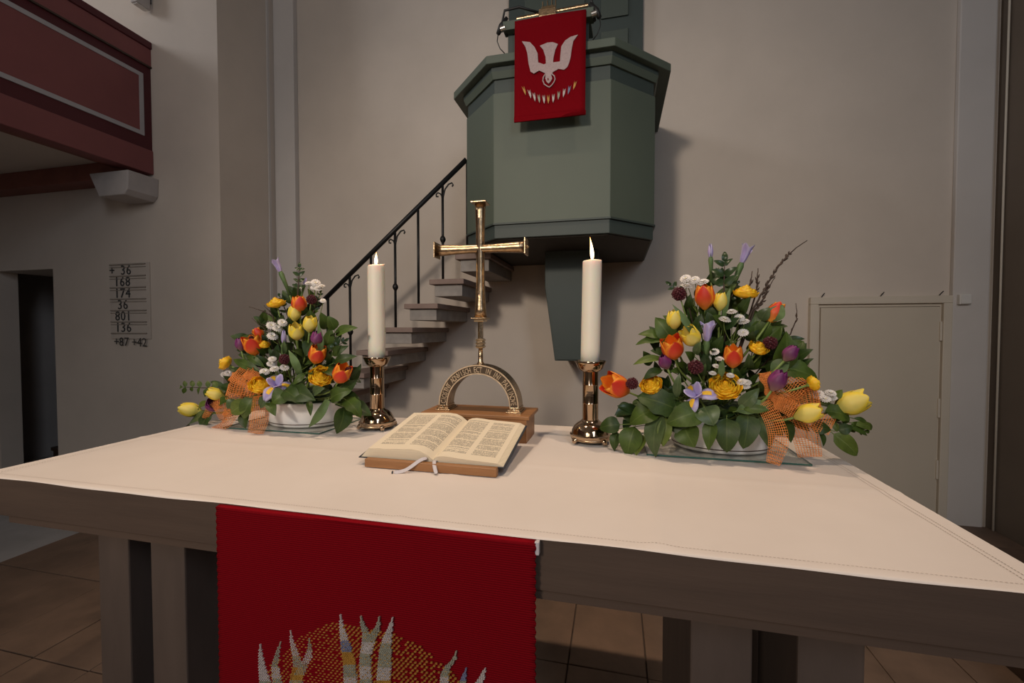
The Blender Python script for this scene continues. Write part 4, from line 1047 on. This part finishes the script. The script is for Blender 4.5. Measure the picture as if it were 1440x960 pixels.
def small_sprig(A, label, p0, p1, n, size, co='b', dy=0.0, bend=0.0, shape='round', cat='foliage'):
    """twig with small paired leaves from p0 (base) to p1 (tip)"""
    b = A.pos(*p0, dy); t = A.pos(*p1, dy); d = t - b; sc_ = size / ppm(b)
    tc = (CAM - b).normalized(); side = d.normalized().cross(tc).normalized()
    th = thing('leafy_twig', tuple(b), label, cat, 'foliage of the %s arrangement' % A.side)
    path = [b + d * (k / 10) + UP * bend * math.sin(PI * k / 10) for k in range(11)]
    link('twig', MB().tube([A.c + (b - A.c) * 0.2] + path, [0.0025] * 2 + [0.0025 - 0.0015 * k / 10 for k in range(1, 11)], 5), 'twig', th, smooth=True)
    for k in range(n):
        q = path[0] + d * ((k + 0.6) / n) + UP * bend * math.sin(PI * (k + 0.6) / n)
        for s in (-1, 1):
            rot = random.uniform(-0.6, 0.6)
            dv = (d.normalized() * random.uniform(0.35, 0.9) + side * s * random.uniform(0.6, 1.0) + tc * random.uniform(-0.4, 0.6)).normalized()
            z_ = sc_ * random.uniform(0.8, 1.2) * (1 - 0.35 * k / n)
            leaf('leaf', q, q + dv * z_, z_ * 0.55, (tc + UP * 0.6 + side * rot).normalized(), th, LM[co], 'round' if shape == 'round' else 'lance', 0.08, 0.12)
    leaf('leaf', path[-1], path[-1] + d.normalized() * sc_ * 0.8, sc_ * 0.4, tc, th, LM[co], 'round' if shape == 'round' else 'lance')
def bare_twig(A, label, path, r=0.0014, buds=0, dy=0.0, cat='twig'):
    P = [A.pos(x, y, dy) for x, y in path]
    th = thing('willow_twig', tuple(P[0]), label, cat, 'twigs of the %s arrangement' % A.side)
    pts = [A.c + (P[0] - A.c) * 0.25] + P
    dense = []
    for a, b in zip(pts, pts[1:]):
        for k in range(4): dense.append(a + (b - a) * (k / 4) + V((random.uniform(-1, 1), 0, random.uniform(-1, 1))) * 0.0012)
    dense.append(pts[-1]); n = len(dense)
    link('stalk', MB().tube(dense, [r * (1.5 - 1.0 * k / n) for k in range(n)], 5), 'twig', th, smooth=True)
    for k in range(buds):
        i = int((0.30 + 0.5 * k / max(1, buds)) * (n - 2)); q = dense[i] + (dense[i + 1] - dense[i]) * random.random(); d = (dense[i + 1] - dense[i]).normalized()
        s = d.cross(V((random.uniform(-1, 1), random.uniform(-1, 1), random.uniform(-1, 1)))).normalized()
        link('bud', MB().tube([q, q + (d + s * 0.55) * 0.006, q + (d + s * 0.42) * 0.013], [0.0016, 0.0024, 0.0006], 5), 'twig', th, smooth=True)
def filler(A, label, n, cx, cy, sx, sy, size=(20, 34)):
    """dense leaves deep in the arrangement"""
    th = thing('filler_foliage', tuple(A.pos(cx, cy, 0.05)), label, 'foliage', 'dense filler foliage of the %s arrangement' % A.side)
    for k in range(n):
        a = random.uniform(0, 2 * PI); r = math.sqrt(random.random())
        px, py = cx + sx * r * math.cos(a), cy + sy * r * math.sin(a)
        dy = random.uniform(0.02, 0.14)
        b = A.pos(px, py, dy); out = (b - A.c); 
        out = (out.normalized() * 0.8 + UP * random.uniform(-0.5, 0.6) + _rt * random.uniform(-0.8, 0.8) - _fw * random.uniform(0.0, 0.6)).normalized()
        L = random.uniform(*size) / ppm(b)
        leaf('leaf', b, b + out * L, L * random.uniform(0.4, 0.65), ((CAM - b).normalized() + UP * 0.5).normalized(), th, random.choice(['leaf_dark', 'leaf_dark', 'leaf_dark', 'box_leaf', 'leaf_mid']), random.choice(['ovate', 'lance', 'round']))
def strip(A, parent, path, widths, across=None, nu=9, nv=26, dy=0.0, name='ribbon_tail', wave=0.004):
    """open weave band along pixel points (x, y, dy)"""
    P = [A.pos(p[0], p[1], dy + (p[2] if len(p) > 2 else 0)) for p in path]; n = len(P)
    def cr_(t):
        t = t * (n - 1); i = min(int(t), n - 2); f = t - i
        p0, p1, p2, p3 = P[max(i - 1, 0)], P[i], P[i + 1], P[min(i + 2, n - 1)]
        return 0.5 * (2 * p1 + (p2 - p0) * f + (2 * p0 - 5 * p1 + 4 * p2 - p3) * f * f + (3 * p1 - p0 - 3 * p2 + p3) * f ** 3), widths[i] + (widths[i + 1] - widths[i]) * f
    ph = random.uniform(0, 6)
    def f(u, v):
        c, w_ = cr_(v); c2, _ = cr_(min(1, v + 0.02)); c1, _ = cr_(max(0, v - 0.02)); d = (c2 - c1).normalized(); tc = (CAM - c).normalized()
        s = d.cross(tc).normalized()
        return c + s * ((u - 0.5) * w_ / ppm(c)) + tc * (wave * math.sin(7 * v + 4 * u + ph))
    o = link(name, MB().grid(f, nu, nv), 'jute', parent)
    wf = o.modifiers.new('weave', 'WIREFRAME'); wf.thickness = 0.0021; wf.use_even_offset = False; wf.use_replace = True
    return o
def bow_loop(A, parent, knot, tip, w0, w1, bulge, nu=12, nv=34, name='ribbon_loop'):
    K = A.pos(*knot); T = A.pos(*tip); D = T - K; tc = (CAM - K).normalized(); W = D.normalized().cross(tc).normalized()
    s0, s1 = w0 / ppm(K), w1 / ppm(K); ph = random.uniform(0, 6)
    def f(u, v):
        a = 2 * PI * v; k = math.sin(a / 2)
        wd = s0 + (s1 - s0) * k
        return K + D * (0.5 * (1 - math.cos(a))) + tc * (bulge * math.sin(a) * (0.5 + 0.5 * k)) + W * ((u - 0.5) * wd) + tc * (0.006 * math.sin(9 * u + ph) * k) + W * 0.003 * math.sin(5 * a)
    o = link(name, MB().grid(f, nu, nv), 'jute', parent)
    wf = o.modifiers.new('weave', 'WIREFRAME'); wf.thickness = 0.0021; wf.use_even_offset = False; wf.use_replace = True

# bowls and glass plates
for A, x0, x1, gl in ((AL, -0.936, -0.527, 'left'), (AR, 0.565, 0.988, 'right')):
    g = link('glass_plate', MB().box(x0, x1, 0.563, 0.832, 0.0025, 0.0075), 'glass', bevel=0.0008)
    for (a_, b_, c_, e_) in ((x0, x1, 0.5618, 0.5632), (x0, x1, 0.8318, 0.8332), (x0 - 0.0012, x0 + 0.0002, 0.563, 0.832), (x1 - 0.0002, x1 + 0.0012, 0.563, 0.832)):
        link('edge', MB().box(a_, b_, c_, e_, 0.0028, 0.0072), 'glass_edge', g)
    tag(g, 'clear glass plate with green edge under the %s flower bowl' % gl, 'glass plate')
    c = (A.c.x + (0.035 if gl == 'left' else 0.015), A.c.y, 0.008); rx, ry = 0.155, 0.115
    bw = thing('flower_bowl', c, 'white glazed oval bowl holding the %s flower arrangement' % gl, 'bowl')
    link('bowl', MB().lathe([(0.80, 0.0), (0.86, 0.002), (0.88, 0.008), (0.90, 0.012), (0.955, 0.030), (0.985, 0.055), (1.0, 0.082), (1.0, 0.090), (0.97, 0.092), (0.94, 0.084), (0.90, 0.03), (0.85, 0.012), (0.001, 0.010)], (c[0], c[1], c[2]), 64, rx, ry, cap=False), 'white_glaze', bw, smooth=True)
    link('rim_line', MB().lathe([(0.905, 0.0118), (0.914, 0.0125), (0.914, 0.0145), (0.905, 0.0152)], c, 64, rx, ry, cap=False), 'bronze_dark', bw, smooth=True)
    fm_ = link('floral_foam', MB().lathe([(0.86, 0.015), (0.92, 0.08), (0.86, 0.115), (0.5, 0.135), (0.001, 0.14)], c, 24, rx, ry, cap=False), 'foam', bw, smooth=True)

# ---- right arrangement
A = AR
tulip(A, 991, 418, 35, -3, 12, 'flame', 'orange-red tulip standing highest in the right arrangement', 0.72, 0.39)
tulip(A, 946, 490, 36, -12, 30, 'flame', 'orange-red tulip above the dark purple bud at left of the right arrangement', 0.95, 0.42)
tulip(A, 1031, 502, 32, 2, 22, 'flame', 'orange-red tulip in the middle of the right arrangement', 0.85, 0.40)
tulip(A, 868, 543, 40, -62, 18, 'flame', 'orange-red tulip leaning far out beside the right candlestick', 1.0, 0.42)
tulip(A, 1089, 440, 32, 32, -12, 'flame', 'red-backed tulip wrapped by a leaf near the willow twigs', 0.75, 0.36)
tulip(A, 948, 450, 28, 1, 12, 'yellow', 'closed pale yellow tulip at upper left of the right arrangement', 0.62, 0.39)
tulip(A, 972, 474, 31, -38, 22, 'yellow', 'yellow tulip tilting left beside the lilac iris bud', 0.9, 0.42)
tulip(A, 1013, 424, 26, 4, 10, 'yellow', 'small pale yellow tulip right of the highest orange-red tulip', 0.6, 0.36)
tulip(A, 1136, 581, 36, 72, 30, 'yellow', 'pale yellow tulip lying over the orange ribbon in the right arrangement', 0.75, 0.38, -0.06)
tulip(A, 1196, 567, 42, 66, 18, 'yellow', 'large yellow tulip stretching out at the far right end', 0.85, 0.40)
tulip(A, 935, 509, 22, -22, 15, 'purple', 'dark purple tulip bud under an orange-red tulip, right arrangement', 0.55, 0.42)
tulip(A, 1111, 497, 25, 38, 15, 'purple', 'purple tulip at the right shoulder of the right arrangement', 0.6, 0.40, -0.045)
tulip(A, 1093, 535, 32, 28, 15, 'purple', 'purple tulip just above the orange ribbon bow, right arrangement', 0.62, 0.38, -0.05)
ranunculus(A, 1048, 414, 32, 10, 14, 'yellow ranunculus seen from the side near the top of the right arrangement', 1.15)
ranunculus(A, 1066, 490, 26, 28, 40, 'yellow ranunculus below the red-backed tulip in the right arrangement', 1.1)
ranunculus(A, 1020, 542, 41, 0, 62, 'large open yellow ranunculus at the centre front of the right arrangement', 0.6)
ranunculus(A, 916, 541, 30, -25, 50, 'yellow ranunculus at lower left of the right arrangement', 0.9)
ranunculus(A, 1140, 540, 21, 70, 12, 'yellow ranunculus in profile right of the orange bow', 1.6, -0.05)
iris(A, 999, 353, 23, -3, 5, 'closed lilac iris at the very top left of the right arrangement', 'bud')
iris(A, 1047, 359, 30, 20, 10, 'half open lilac iris at the top right of the right arrangement', 'half')
iris(A, 995, 467, 34, 4, 15, 'lilac iris bud in the middle of the right arrangement', 'half')
iris(A, 980, 556, 44, -30, 48, 'open lilac iris drooping over the right bowl', 'open')
ball(A, 955, 413, 20, 'burgundy scabious at upper left of the right arrangement')
ball(A, 978, 516, 21, 'burgundy scabious in the middle of the right arrangement')
ball(A, 889, 539, 17, 'burgundy scabious beside the leaning tulip, right arrangement')
ball(A, 1083, 482, 19, 'burgundy scabious at the right of the right arrangement')
daisies(A, [(964, 392), (977, 394), (989, 397), (965, 403)], 'white daisy cluster at the top left of the right arrangement')
daisies(A, [(1029, 439), (1019, 450), (1040, 447), (1045, 468), (1046, 453)], 'white daisy cluster above the central tulip, right arrangement')
daisies(A, [(1012, 505), (1007, 515), (1002, 525), (1027, 528), (1005, 495)], 'small white daisies left of the central tulip, right arrangement', 13)
daisies(A, [(1048, 543), (1050, 538), (1043, 537)], 'white daisies right of the large ranunculus, right arrangement', 16)
daisies(A, [(1168, 553), (1151, 555), (1161, 561), (1170, 560)], 'white daisies behind the far right yellow tulip', 15)
bare_twig(A, 'long willow twig reaching out to the upper right', [(1056, 440), (1070, 415), (1083, 393), (1096, 373), (1106, 360), (1120, 348), (1135, 338)], 0.0022, 34)
bare_twig(A, 'short budded willow twig left of its near twin, right arrangement', [(1053, 412), (1055, 398), (1058, 381)], 0.0020, 12)
bare_twig(A, 'short budded willow twig closer to the long willow twig', [(1064, 412), (1065, 395), (1066, 377)], 0.0020, 12)
bare_twig(A, 'second willow twig lying along the long one', [(1060, 437), (1072, 424), (1080, 405), (1090, 390)], 0.0019, 20)
bare_twig(A, 'thin crooked bare twig at the right shoulder, right arrangement', [(1112, 469), (1120, 449), (1121, 440), (1119, 426)], 0.0014, 3)
sprig(A, 'broad dark leaves hanging over the front of the right bowl', [
 (1022, 588, 1022, 636, 34, 'r', 'd', -0.015), (1052, 582, 1046, 631, 32, 'r', 'd', -0.015), (1068, 586, 1084, 630, 24, 'o', 'g', -0.01), (1000, 590, 996, 633, 20, 'o', 'm', -0.02)])
sprig(A, 'leaves beside the broad ones at the left front of the right bowl', [
 (986, 578, 938, 594, 36, 'r', 'm', -0.02), (962, 598, 976, 629, 36, 'o', 'm', -0.012), (990, 572, 1004, 598, 34, 'r', 'g', -0.02), (948, 588, 968, 612, 26, 'o', 'd')])
sprig(A, 'pale trailing leaf group at the lower left of the right arrangement', [
 (930, 580, 918, 643, 30, 'o', 'g', -0.01), (938, 585, 932, 628, 20, 'l', 'l', -0.02), (926, 588, 940, 620, 18, 'l', 'd')])
sprig(A, 'rounded leaves spilling towards the right candlestick', [
 (925, 575, 884, 595, 34, 'r', 'm', -0.01), (893, 600, 881, 642, 33, 'o', 'm'), (872, 597, 842, 601, 24, 'r', 'd'), (868, 607, 863, 634, 16, 'o', 'd'), (905, 612, 893, 640, 22, 'o', 'l'), (900, 585, 870, 578, 26, 'o', 'd', 0.03), (890, 572, 866, 585, 24, 'o', 'd', 0.04)])
sprig(A, 'large dark leaf pair under the lower left ranunculus', [
 (950, 575, 896, 556, 40, 'v', 'd', -0.015), (955, 560, 930, 590, 34, 'o', 'd', 0.0), (940, 570, 905, 575, 24, 'o', 'l', 0.0)])
sprig(A, 'glossy tulip leaves folded below the purple tulip, right arrangement', [
 (1035, 578, 1084, 566, 20, 'l', 't', -0.02), (1040, 572, 1068, 546, 20, 'o', 'g', -0.02), (1045, 575, 1082, 576, 13, 'l', 'm', -0.03), (1100, 588, 1114, 622, 20, 'o', 'd'), (1096, 590, 1085, 610, 16, 'o', 'd', 0.03)])
sprig(A, 'long leaves pointing left below the yellow tulips, right arrangement', [
 (945, 478, 922, 446, 28, 'o', 'm'), (935, 475, 898, 468, 16, 'l', 'm'), (940, 478, 893, 482, 17, 'v', 'm'), (935, 505, 890, 510, 13, 'l', 'l'), (932, 520, 904, 532, 14, 'l', 'd'), (945, 498, 915, 492, 16, 'o', 'd', 0.03)])
sprig(A, 'wide dark leaves behind the red-backed tulip', [
 (1060, 480, 1062, 435, 40, 'o', 'm', 0.02), (1075, 480, 1100, 458, 26, 'o', 'm', 0.01), (1085, 452, 1101, 428, 22, 'l', 't', -0.02), (1070, 450, 1082, 432, 18, 'o', 'g', -0.01), (1090, 462, 1108, 458, 10, 'l', 'd', 0.02)])
sprig(A, 'big pointed leaves at the right shoulder of the right arrangement', [
 (1095, 520, 1109, 466, 34, 'o', 'm', 0.0), (1092, 515, 1152, 531, 34, 'v', 'm', 0.0), (1105, 500, 1131, 479, 30, 'o', 'm', 0.03), (1085, 525, 1110, 505, 22, 'l', 't', -0.015), (1118, 500, 1134, 482, 14, 'l', 'd', 0.03)])
sprig(A, 'trailing leaves at the far right end of the right arrangement', [
 (1172, 610, 1208, 641, 24, 'r', 'l'), (1160, 578, 1198, 588, 27, 'v', 'm'), (1195, 594, 1232, 603, 11, 'l', 'l'), (1190, 598, 1222, 612, 11, 'l', 'm'), (1200, 588, 1222, 594, 8, 'l', 'm'), (1150, 605, 1160, 627, 10, 'l', 'd'), (1178, 605, 1200, 600, 16, 'o', 'd'), (1170, 560, 1185, 548, 12, 'l', 'l'), (1140, 600, 1170, 604, 18, 'o', 'd')])
sprig(A, 'tulip leaf blades rising in the right arrangement', [
 (975, 470, 946, 427, 10, 't', 't', -0.01), (1018, 448, 1027, 402, 8, 't', 't', 0.0), (1015, 530, 1016, 505, 9, 'l', 't', -0.02), (952, 560, 955, 525, 12, 'l', 'g', -0.01), (978, 498, 985, 480, 12, 't', 'g', -0.02), (1045, 440, 1046, 418, 10, 't', 'g', 0.0)])
small_sprig(A, 'dark box twig standing up between the two top irises, right arrangement', (1018, 410), (1019, 368), 3, 21, 'b', 0.01)
small_sprig(A, 'dark leafy twig behind the top left daisies, right arrangement', (965, 415), (944, 401), 2, 13, 'b', 0.02)
small_sprig(A, 'fine leafy twig under the yellow side-on ranunculus', (1025, 425), (1037, 400), 3, 9, 'b', 0.02, shape='lance')
small_sprig(A, 'thin lanceolate twig at the far right above the altar edge', (1165, 590), (1215, 605), 4, 14, 'm', 0.01, shape='lance')
for k, (x, y, sx, sy, n) in enumerate(((1005, 440, 45, 45, 26), (960, 500, 50, 45, 30), (1035, 500, 50, 50, 34), (1085, 515, 45, 45, 26), (1000, 560, 80, 35, 44), (920, 570, 45, 30, 20), (1090, 575, 60, 30, 26), (1015, 470, 40, 50, 26))):
    filler(A, 'dense dark filler leaves inside the right arrangement', n, x, y, sx, sy)
rb = thing('jute_ribbon', tuple(A.pos(1090, 565)), 'orange open-weave jute ribbon tied in the right arrangement', 'ribbon')
bow_loop(A, rb, (1088, 566), (1128, 530), 12, 40, 0.030)
bow_loop(A, rb, (1088, 566), (1152, 560), 12, 34, 0.026)
bow_loop(A, rb, (1086, 560), (1076, 524), 9, 16, 0.018)
strip(A, rb, [(1072, 566, -0.02), (1084, 584, -0.03), (1093, 606, -0.035), (1094, 626, -0.03), (1087, 652, -0.03)], [18, 22, 25, 24, 16])
strip(A, rb, [(1092, 566, -0.03), (1108, 572, -0.035), (1128, 582, -0.03), (1150, 592, -0.01), (1170, 600, 0.0)], [18, 22, 24, 26, 26])
strip(A, rb, [(1116, 580, 0.0), (1126, 598, 0.0), (1134, 618, 0.0), (1139, 642, 0.0)], [30, 32, 32, 28])

# ---- left arrangement
A = AL
tulip(A, 421, 428, 25, -3, 12, 'flame', 'orange-red tulip standing highest in the left arrangement', 0.72, 0.42)
tulip(A, 356, 486, 29, -14, 20, 'flame', 'open orange-red tulip at the left of the left arrangement', 1.05, 0.42)
tulip(A, 446, 499, 28, 18, 22, 'flame', 'orange-red tulip right of the middle in the left arrangement', 0.9, 0.42)
tulip(A, 480, 526, 31, 22, 30, 'flame', 'orange-red tulip nearest the left candlestick', 0.85, 0.40)
tulip(A, 364, 469, 17, -35, 5, 'flame', 'small orange-red tulip peeking out behind the open one, left arrangement', 0.8, 0.42, 0.03)
tulip(A, 414, 441, 22, -2, 12, 'yellow', 'pale yellow tulip below the highest tulip of the left arrangement', 0.7, 0.40)
tulip(A, 436, 456, 23, 5, 12, 'yellow', 'pale yellow tulip above the purple tulip, left arrangement', 0.75, 0.42)
tulip(A, 417, 467, 24, -4, 28, 'yellow', 'yellow-green tulip in the middle of the left arrangement', 0.8, 0.44)
tulip(A, 268, 576, 28, -80, 15, 'yellow', 'pale yellow tulip at the far left end of the left arrangement', 0.7, 0.37)
tulip(A, 303, 554, 24, -70, 20, 'yellow', 'yellow tulip against the left orange bow', 0.7, 0.36)
tulip(A, 338, 484, 19, -8, 10, 'purple', 'purple tulip at the left edge of the left arrangement', 0.6, 0.36)
tulip(A, 446, 476, 21, 4, 12, 'purple', 'purple tulip under the pale yellow tulips, left arrangement', 0.6, 0.42)
tulip(A, 299, 570, 19, 20, 50, 'purple', 'open dark purple tulip low at the far left', 1.1, 0.48)
ranunculus(A, 389, 428, 24, -15, 14, 'yellow ranunculus seen from the side at the top left of the left arrangement', 1.15)
ranunculus(A, 451, 528, 31, 0, 62, 'large open yellow ranunculus at lower right of the left arrangement', 0.6)
ranunculus(A, 366, 541, 29, -15, 50, 'large yellow ranunculus beside the left orange bow', 0.9, -0.02)
ranunculus(A, 320, 512, 20, -60, 12, 'yellow ranunculus in profile above the left orange bow', 1.6)
ranunculus(A, 371, 486, 15, 10, 20, 'small yellow ranunculus right behind the open orange-red tulip', 1.5, 0.02)
iris(A, 391, 374, 23, -22, 5, 'lilac iris bud at the very top of the left arrangement', 'half')
iris(A, 399, 474, 22, 2, 10, 'closed lilac iris in the middle of the left arrangement', 'bud')
iris(A, 429, 396, 13, 15, 5, 'small lilac iris behind the top daisies, left arrangement', 'bud', 0.03)
iris(A, 389, 542, 38, -10, 55, 'open lilac iris over the left bowl', 'open')
ball(A, 438, 421, 14, 'burgundy scabious right of the highest tulip, left arrangement')
ball(A, 400, 505, 15, 'burgundy scabious in the middle of the left arrangement')
ball(A, 491, 520, 11, 'burgundy scabious behind the tulip nearest the left candlestick', 0.02)
ball(A, 354, 474, 9, 'small burgundy scabious behind the open orange-red tulip', 0.02)
daisies(A, [(434, 399), (444, 398), (452, 403), (447, 406), (442, 404)], 'white daisy cluster at the top of the left arrangement', 13)
daisies(A, [(454, 423)], 'single white daisy at the upper right of the left arrangement', 9)
daisies(A, [(382, 458), (397, 454), (390, 462), (383, 473)], 'white daisies left of the closed iris, left arrangement', 15)
daisies(A, [(383, 505), (381, 512), (386, 519), (372, 523), (400, 517)], 'white daisies above the open iris, left arrangement', 14)
daisies(A, [(316, 527), (321, 525)], 'two white daisies behind the left orange bow', 11)
bare_twig(A, 'longest bare twig at the left of the left arrangement', [(384, 446), (372, 438), (362, 435), (350, 431)], 0.0016, 2)
bare_twig(A, 'upper bare twig beside the yellow side-on ranunculus', [(384, 444), (379, 437), (371, 429)], 0.0015, 2)
bare_twig(A, 'lower bare twig above the small orange-red tulip', [(386, 466), (376, 458), (366, 455), (363, 449)], 0.0015, 2)
bare_twig(A, 'short bare twig at the very left tip of the twigs', [(372, 462), (361, 454), (354, 447)], 0.0012, 1)
sprig(A, 'grey green leaves at the far left end of the left arrangement', [
 (300, 582, 258, 602, 20, 'o', 'g'), (297, 578, 281, 606, 17, 'v', 'd'), (300, 566, 275, 575, 10, 'l', 'l'), (310, 568, 322, 560, 12, 'l', 'm')])
sprig(A, 'drooping leaves in front of the left orange bow', [
 (350, 564, 322, 582, 22, 'o', 'l', -0.02), (358, 556, 340, 590, 22, 'o', 'm', -0.01), (346, 578, 344, 602, 18, 'o', 'd', 0.01), (332, 562, 318, 574, 14, 'l', 'g', -0.02), (376, 556, 366, 574, 15, 'o', 'g', -0.03)])
sprig(A, 'leaves over the rim of the left bowl', [
 (402, 552, 382, 566, 26, 'r', 'm', -0.03), (378, 564, 387, 584, 14, 'o', 'm', -0.03), (405, 545, 442, 562, 28, 'o', 'd', -0.02), (400, 548, 425, 566, 22, 'v', 'd', -0.025), (434, 562, 437, 584, 9, 'o', 'm', -0.02)])
sprig(A, 'long tulip leaf hanging down across the left bowl', [(461, 562, 434, 603, 13, 't', 't', -0.03), (440, 552, 455, 545, 14, 'o', 'g', -0.02)])
sprig(A, 'large leaves beside the left candlestick', [
 (484, 572, 475, 610, 26, 'o', 'd', 0.0), (465, 560, 492, 548, 22, 'v', 'm', 0.0), (488, 572, 522, 582, 28, 'o', 'd', 0.02), (486, 562, 508, 585, 24, 'v', 'm', 0.0), (478, 552, 502, 534, 14, 'l', 'd', 0.02), (492, 540, 508, 512, 11, 'l', 'd', 0.04), (480, 560, 505, 560, 22, 'o', 'd', 0.03)])
sprig(A, 'two bright pointed leaves sticking out at right of the left arrangement', [(472, 471, 501, 459, 17, 'o', 'm'), (470, 464, 462, 444, 17, 'o', 'm'), (458, 490, 466, 460, 16, 'o', 'm', 0.01)])
sprig(A, 'tulip leaf blades rising in the left arrangement', [
 (422, 527, 406, 491, 11, 't', 't', -0.02), (450, 500, 448, 452, 9, 't', 't', 0.0), (412, 480, 405, 470, 12, 't', 'g', -0.01), (400, 497, 399, 478, 7, 't', 't', -0.02), (366, 522, 326, 504, 13, 'l', 'm', 0.0), (372, 516, 345, 498, 10, 'l', 'm', 0.0), (430, 525, 412, 540, 10, 'l', 'm', -0.02)])
sprig(A, 'dark leaves right of the large ranunculus, left arrangement', [
 (468, 500, 488, 486, 12, 'l', 'd'), (470, 510, 500, 500, 14, 'l', 'd'), (455, 505, 472, 482, 18, 'o', 'd', 0.02), (440, 480, 430, 500, 22, 'o', 'd', 0.02), (470, 490, 480, 470, 9, 'l', 'b', 0.01)])
small_sprig(A, 'dark box twig standing up at the top of the left arrangement', (419, 410), (421, 376), 4, 11, 'b', 0.01)
small_sprig(A, 'leafy twig sticking out far left above the yellow tulips', (312, 546), (257, 544), 5, 14, 'm', 0.01, shape='lance')
small_sprig(A, 'fine leafy twig below the top daisies, left arrangement', (440, 440), (450, 412), 4, 8, 'b', 0.02, shape='lance')
small_sprig(A, 'dark leafy twig left of the highest tulip, left arrangement', (405, 445), (394, 418), 3, 10, 'b', 0.03, shape='lance')
small_sprig(A, 'short dark twig with curled leaves near the handrail side, left arrangement', (462, 495), (484, 480), 3, 11, 'b', 0.01, shape='lance')
for k, (x, y, sx, sy, n) in enumerate(((420, 445, 32, 35, 24), (385, 490, 34, 38, 28), (445, 490, 34, 40, 28), (415, 530, 60, 30, 40), (350, 545, 40, 24, 20), (470, 540, 32, 28, 22), (415, 480, 30, 40, 22))):
    filler(A, 'dense dark filler leaves inside the left arrangement', n, x, y, sx, sy, (16, 27))
rb = thing('jute_ribbon', tuple(A.pos(365, 560)), 'orange open-weave jute ribbon tied in the left arrangement', 'ribbon')
bow_loop(A, rb, (368, 548), (322, 540), 14, 34, 0.040)
bow_loop(A, rb, (366, 545), (332, 522), 12, 30, 0.036)
bow_loop(A, rb, (366, 538), (348, 522), 10, 16, 0.02)
strip(A, rb, [(364, 556, -0.02), (366, 574, -0.03), (364, 592, -0.03), (359, 609, -0.03)], [14, 22, 23, 19])
strip(A, rb, [(340, 558, 0.0), (318, 566, 0.0), (300, 570, 0.0), (288, 588, -0.01)], [16, 14, 10, 7], nu=6)
strip(A, rb, [(352, 570, 0.0), (330, 578, -0.01), (318, 596, -0.02), (300, 604, -0.02)], [12, 16, 12, 8], nu=6)
strip(A, rb, [(300, 566, 0.0), (308, 574, -0.01), (316, 586, -0.01), (322, 575, -0.01)], [8, 11, 12, 10], nu=6)
